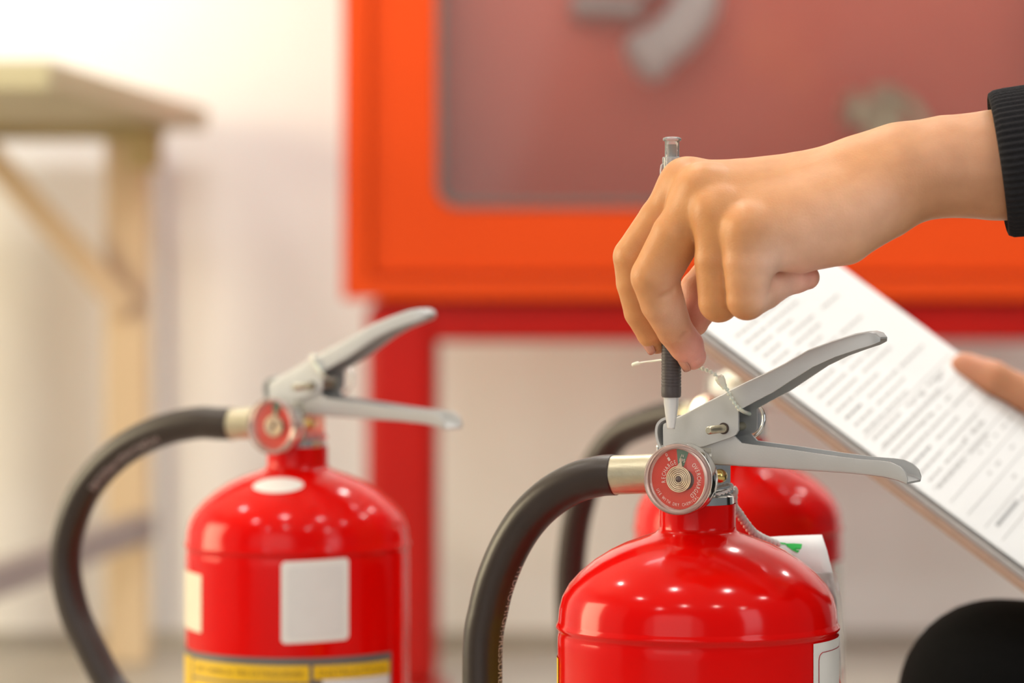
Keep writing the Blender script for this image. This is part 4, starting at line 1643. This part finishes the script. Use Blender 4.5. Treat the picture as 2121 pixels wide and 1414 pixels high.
def blend(center, rad, col, amt=1.0):
    global tone
    w = np.exp(-(np.linalg.norm(VV - center, axis=1) / rad) ** 2)[:, None] * amt
    tone = tone * (1 - w) + col * w


blend(hp(1448, 712, -14), 0.012, pink, 1.0)
blend(hp(1450, 738, -12), 0.011, pink, 1.0)
blend(hp(1405, 645, -28), 0.011, pale, .8)
blend(hp(1400, 590, -36), 0.010, pale, .5)
blend(hp(1445, 640, 5), 0.016, pink, .85)
blend(hp(1660, 575, -44), 0.016, pink, .95)
blend(hp(1620, 590, -46), 0.012, pale * .9 + pink * .1, .9)
blend(hp(1600, 545, -62), 0.014, pale, 1.0)
blend(hp(1585, 620, -60), 0.009, pale, .8)
blend(hp(1690, 500, -64), 0.020, pale, .6)
blend(hp(1780, 470, -58), 0.020, pale, .45)
blend(hp(1840, 430, -56), 0.014, pale, .45)
blend(hp(1960, 360, -50), 0.030, wrist_c, .8)
blend(hp(2060, 360, -50), 0.030, wrist_c, .8)
blend(thumb_tip, 0.03, np.array((0.58, 0.24, 0.15)), .8)
blend(thB, 0.03, np.array((0.56, 0.25, 0.15)), .7)
ca = me.color_attributes.new('tone', 'FLOAT_COLOR', 'POINT')
ca.data.foreach_set('color', np.concatenate([tone, np.ones((len(VV), 1))], 1).astype(np.float32).ravel())
body_o = link('body', me, M['skin'], person)


def local(v):
    return [tuple(np.asarray(p, float) - PO) for p in v]


# nails
def nail(center, along, out, ln, wd, parent):
    along = along / np.linalg.norm(along)
    out = out - along * (out @ along)
    out /= np.linalg.norm(out)
    side = np.cross(along, out)
    V, F = [], []
    for i in range(7):
        u = -1 + 2 * i / 6
        ww = wd * (1 - 0.25 * max(0, u) ** 3 - 0.15 * max(0, -u) ** 2)
        for k in range(7):
            w = -1 + 2 * k / 6
            V.append(center + along * ln * u * (1 - 0.12 * w * w * (1 if u > 0 else 0)) + side * ww * w - out * (0.40 * wd * w * w))
    for i in range(6):
        for k in range(6):
            q = i * 7 + k
            F.append((q, q + 1, q + 8, q + 7))
    o = obj('fingernail', local(V), F, M['nail'], parent)
    m = o.modifiers.new('thickness', 'SOLIDIFY')
    m.thickness = 0.0006
    m.offset = 0
    return o


def finger_nail(ch, u, out, ln, wd):
    (pa, ra), (pb, rb) = ch[-2], ch[-1]
    out = np.array(out)
    d = pb - pa
    d /= np.linalg.norm(d)
    out = out - d * (out @ d)
    out /= np.linalg.norm(out)
    c = pa + (pb - pa) * u + out * (ra + (rb - ra) * u + 0.0008)
    return nail(c, d, out, ln, wd, body_o)


finger_nail(MID, 0.70, [-0.80, -0.30, -0.52], 0.0062, 0.0050)
finger_nail(IDX, 0.55, [-0.80, -0.52, -0.30], 0.0054, 0.0044)

# ---- clothing
ax0 = np.array(P(2066, 341, Y0 - 0.030))
axd = np.array([0.985, -0.10, 0.145])
axd /= np.linalg.norm(axd)
upv = np.array([-0.145, 0, 0.985])
upv -= axd * (upv @ axd)
upv /= np.linalg.norm(upv)
sdv = np.cross(axd, upv)
NA = 480
stn = [(0.012, 0.86), (0.004, 0.87), (0.0, 0.91), (0.0005, 0.955), (0.003, 0.99), (0.008, 1.0), (0.02, 1.0), (0.035, 0.995), (0.05, 1.0), (0.062, 1.0)]
V, F = [], []
for i, (s_, rf) in enumerate(stn):
    for k in range(NA):
        a = 2 * math.pi * k / NA
        rip = 1 + (0.013 if i > 1 else 0.004) * math.cos(66 * a) + 0.006 * math.sin(3 * a + 5 * s_)
        V.append(ax0 + axd * (s_ - 0.0) + (upv * math.cos(a) * 0.0362 + sdv * math.sin(a) * 0.0385) * rf * rip)
for i in range(len(stn) - 1):
    for k in range(NA):
        k2 = (k + 1) % NA
        F.append((i * NA + k, i * NA + k2, (i + 1) * NA + k2, (i + 1) * NA + k))


def sweater_f(Pp):
    d = cone(Pp, J['chest'] + np.array([0, 0, .05]), J['pelvis'] + np.array([0, 0, .06]), 0.118, 0.118)
    d = smin(d, cone(Pp, J['sL'] - np.array([0, -.03, .02]), J['sR'] - np.array([0, .03, .02]), 0.07, 0.07), 0.05)
    cs = ax0 + axd * 0.066
    d = smin(d, cone(Pp, J['sL'], J['eL'], .062, .050), 0.03)
    d = smin(d, cone(Pp, J['eL'], cs, .050, .037), 0.02)
    d = smin(d, cone(Pp, J['sR'], J['eR'], .062, .050), 0.03)
    d = smin(d, cone(Pp, J['eR'], J['wR'] + np.array([.03, .008, .01]), .050, .034), 0.02)
    d = smin(d, cone(Pp, J['neck'] + np.array([.012, 0, -.05]), J['neck'] + np.array([0.004, 0, .008]), 0.085, 0.064), 0.03)
    ripple = 0.0025 * np.sin(Pp[:, 2] * 70 + 3 * np.sin(Pp[:, 1] * 25)) * np.sin(Pp[:, 0] * 30)
    return d + ripple


def trouser_f(Pp):
    d = cone(Pp, J['pelvis'] + np.array([0, 0, .05]), J['pelvis'] + np.array([.01, 0, -.03]), 0.120, 0.115)
    for a, b, ra, rb in (('hL', 'kL', .072, .0545), ('kL', 'aL', .0545, .048), ('hR', 'kR', .09, .064), ('kR', 'aR', .062, .048)):
        d = smin(d, cone(Pp, J[a], J[b], ra, rb), 0.025)
    return d


v, f = surface_net(sweater_f, (0.22, 1.62, 0.35), (0.95, 2.45, 1.06), 0.007, 4)
sw = link('sweater', np_mesh('sweater', v - PO, f), M['knit'], person)
cf = obj('ribbed_cuff', local(V), F, M['knit'], sw)
v, f = surface_net(trouser_f, (0.20, 1.78, 0.0), (0.95, 2.45, 0.62), 0.006, 4)
link('trousers', np_mesh('trousers', v - PO, f), M['trouser'], person)
for a, t_ in (('aL', 'tL'), ('aR', 'tR')):
    def shoe_f(Pp, a=J[a], b=J[t_]):
        d = smin(cone(Pp, a + np.array([.015, 0, -.03]), b + np.array([-.02, 0, .012]), .040, .034), cone(Pp, a, a + np.array([0.01, 0, -.03]), .045, .042), .02)
        return smax(d, -(Pp[:, 2] - 0.002), .006)
    c = 0.5 * (J[a] + J[t_])
    v, f = surface_net(shoe_f, (c[0] - .19, c[1] - .09, -0.01), (c[0] + .19, c[1] + .09, .16), 0.005, 4)
    link('shoe', np_mesh('shoe', v - PO, f), M['shoe'], person)


def hair_f(Pp):
    d = ellip(Pp, hd_ + np.array([0.020, 0, 0.030]), (0.102, 0.084, 0.100))
    cut = (Pp[:, 0] - (hd_[0] - 0.055)) * -0.80 + (hd_[2] + 0.035 - Pp[:, 2]) * 0.60
    return smax(d + 0.0015 * np.sin(Pp[:, 1] * 300) * np.sin(Pp[:, 2] * 90), cut - 0.01, 0.008)


v, f = surface_net(hair_f, hd_ - 0.14, hd_ + 0.15, 0.004, 4)
link('hair', np_mesh('hair', v - PO, f), M['hair'], person)
for s_ in (-1, 1):
    obj('eye', *turn(lathe([(0.011 * math.sin(math.pi * i / 10), 0.011 * math.cos(math.pi * i / 10)) for i in range(11)], 16),
                     Matrix.Translation(Vector(hd_ + np.array([-0.076, 0.031 * s_, 0.004]) - PO))), M['eye'], body_o)
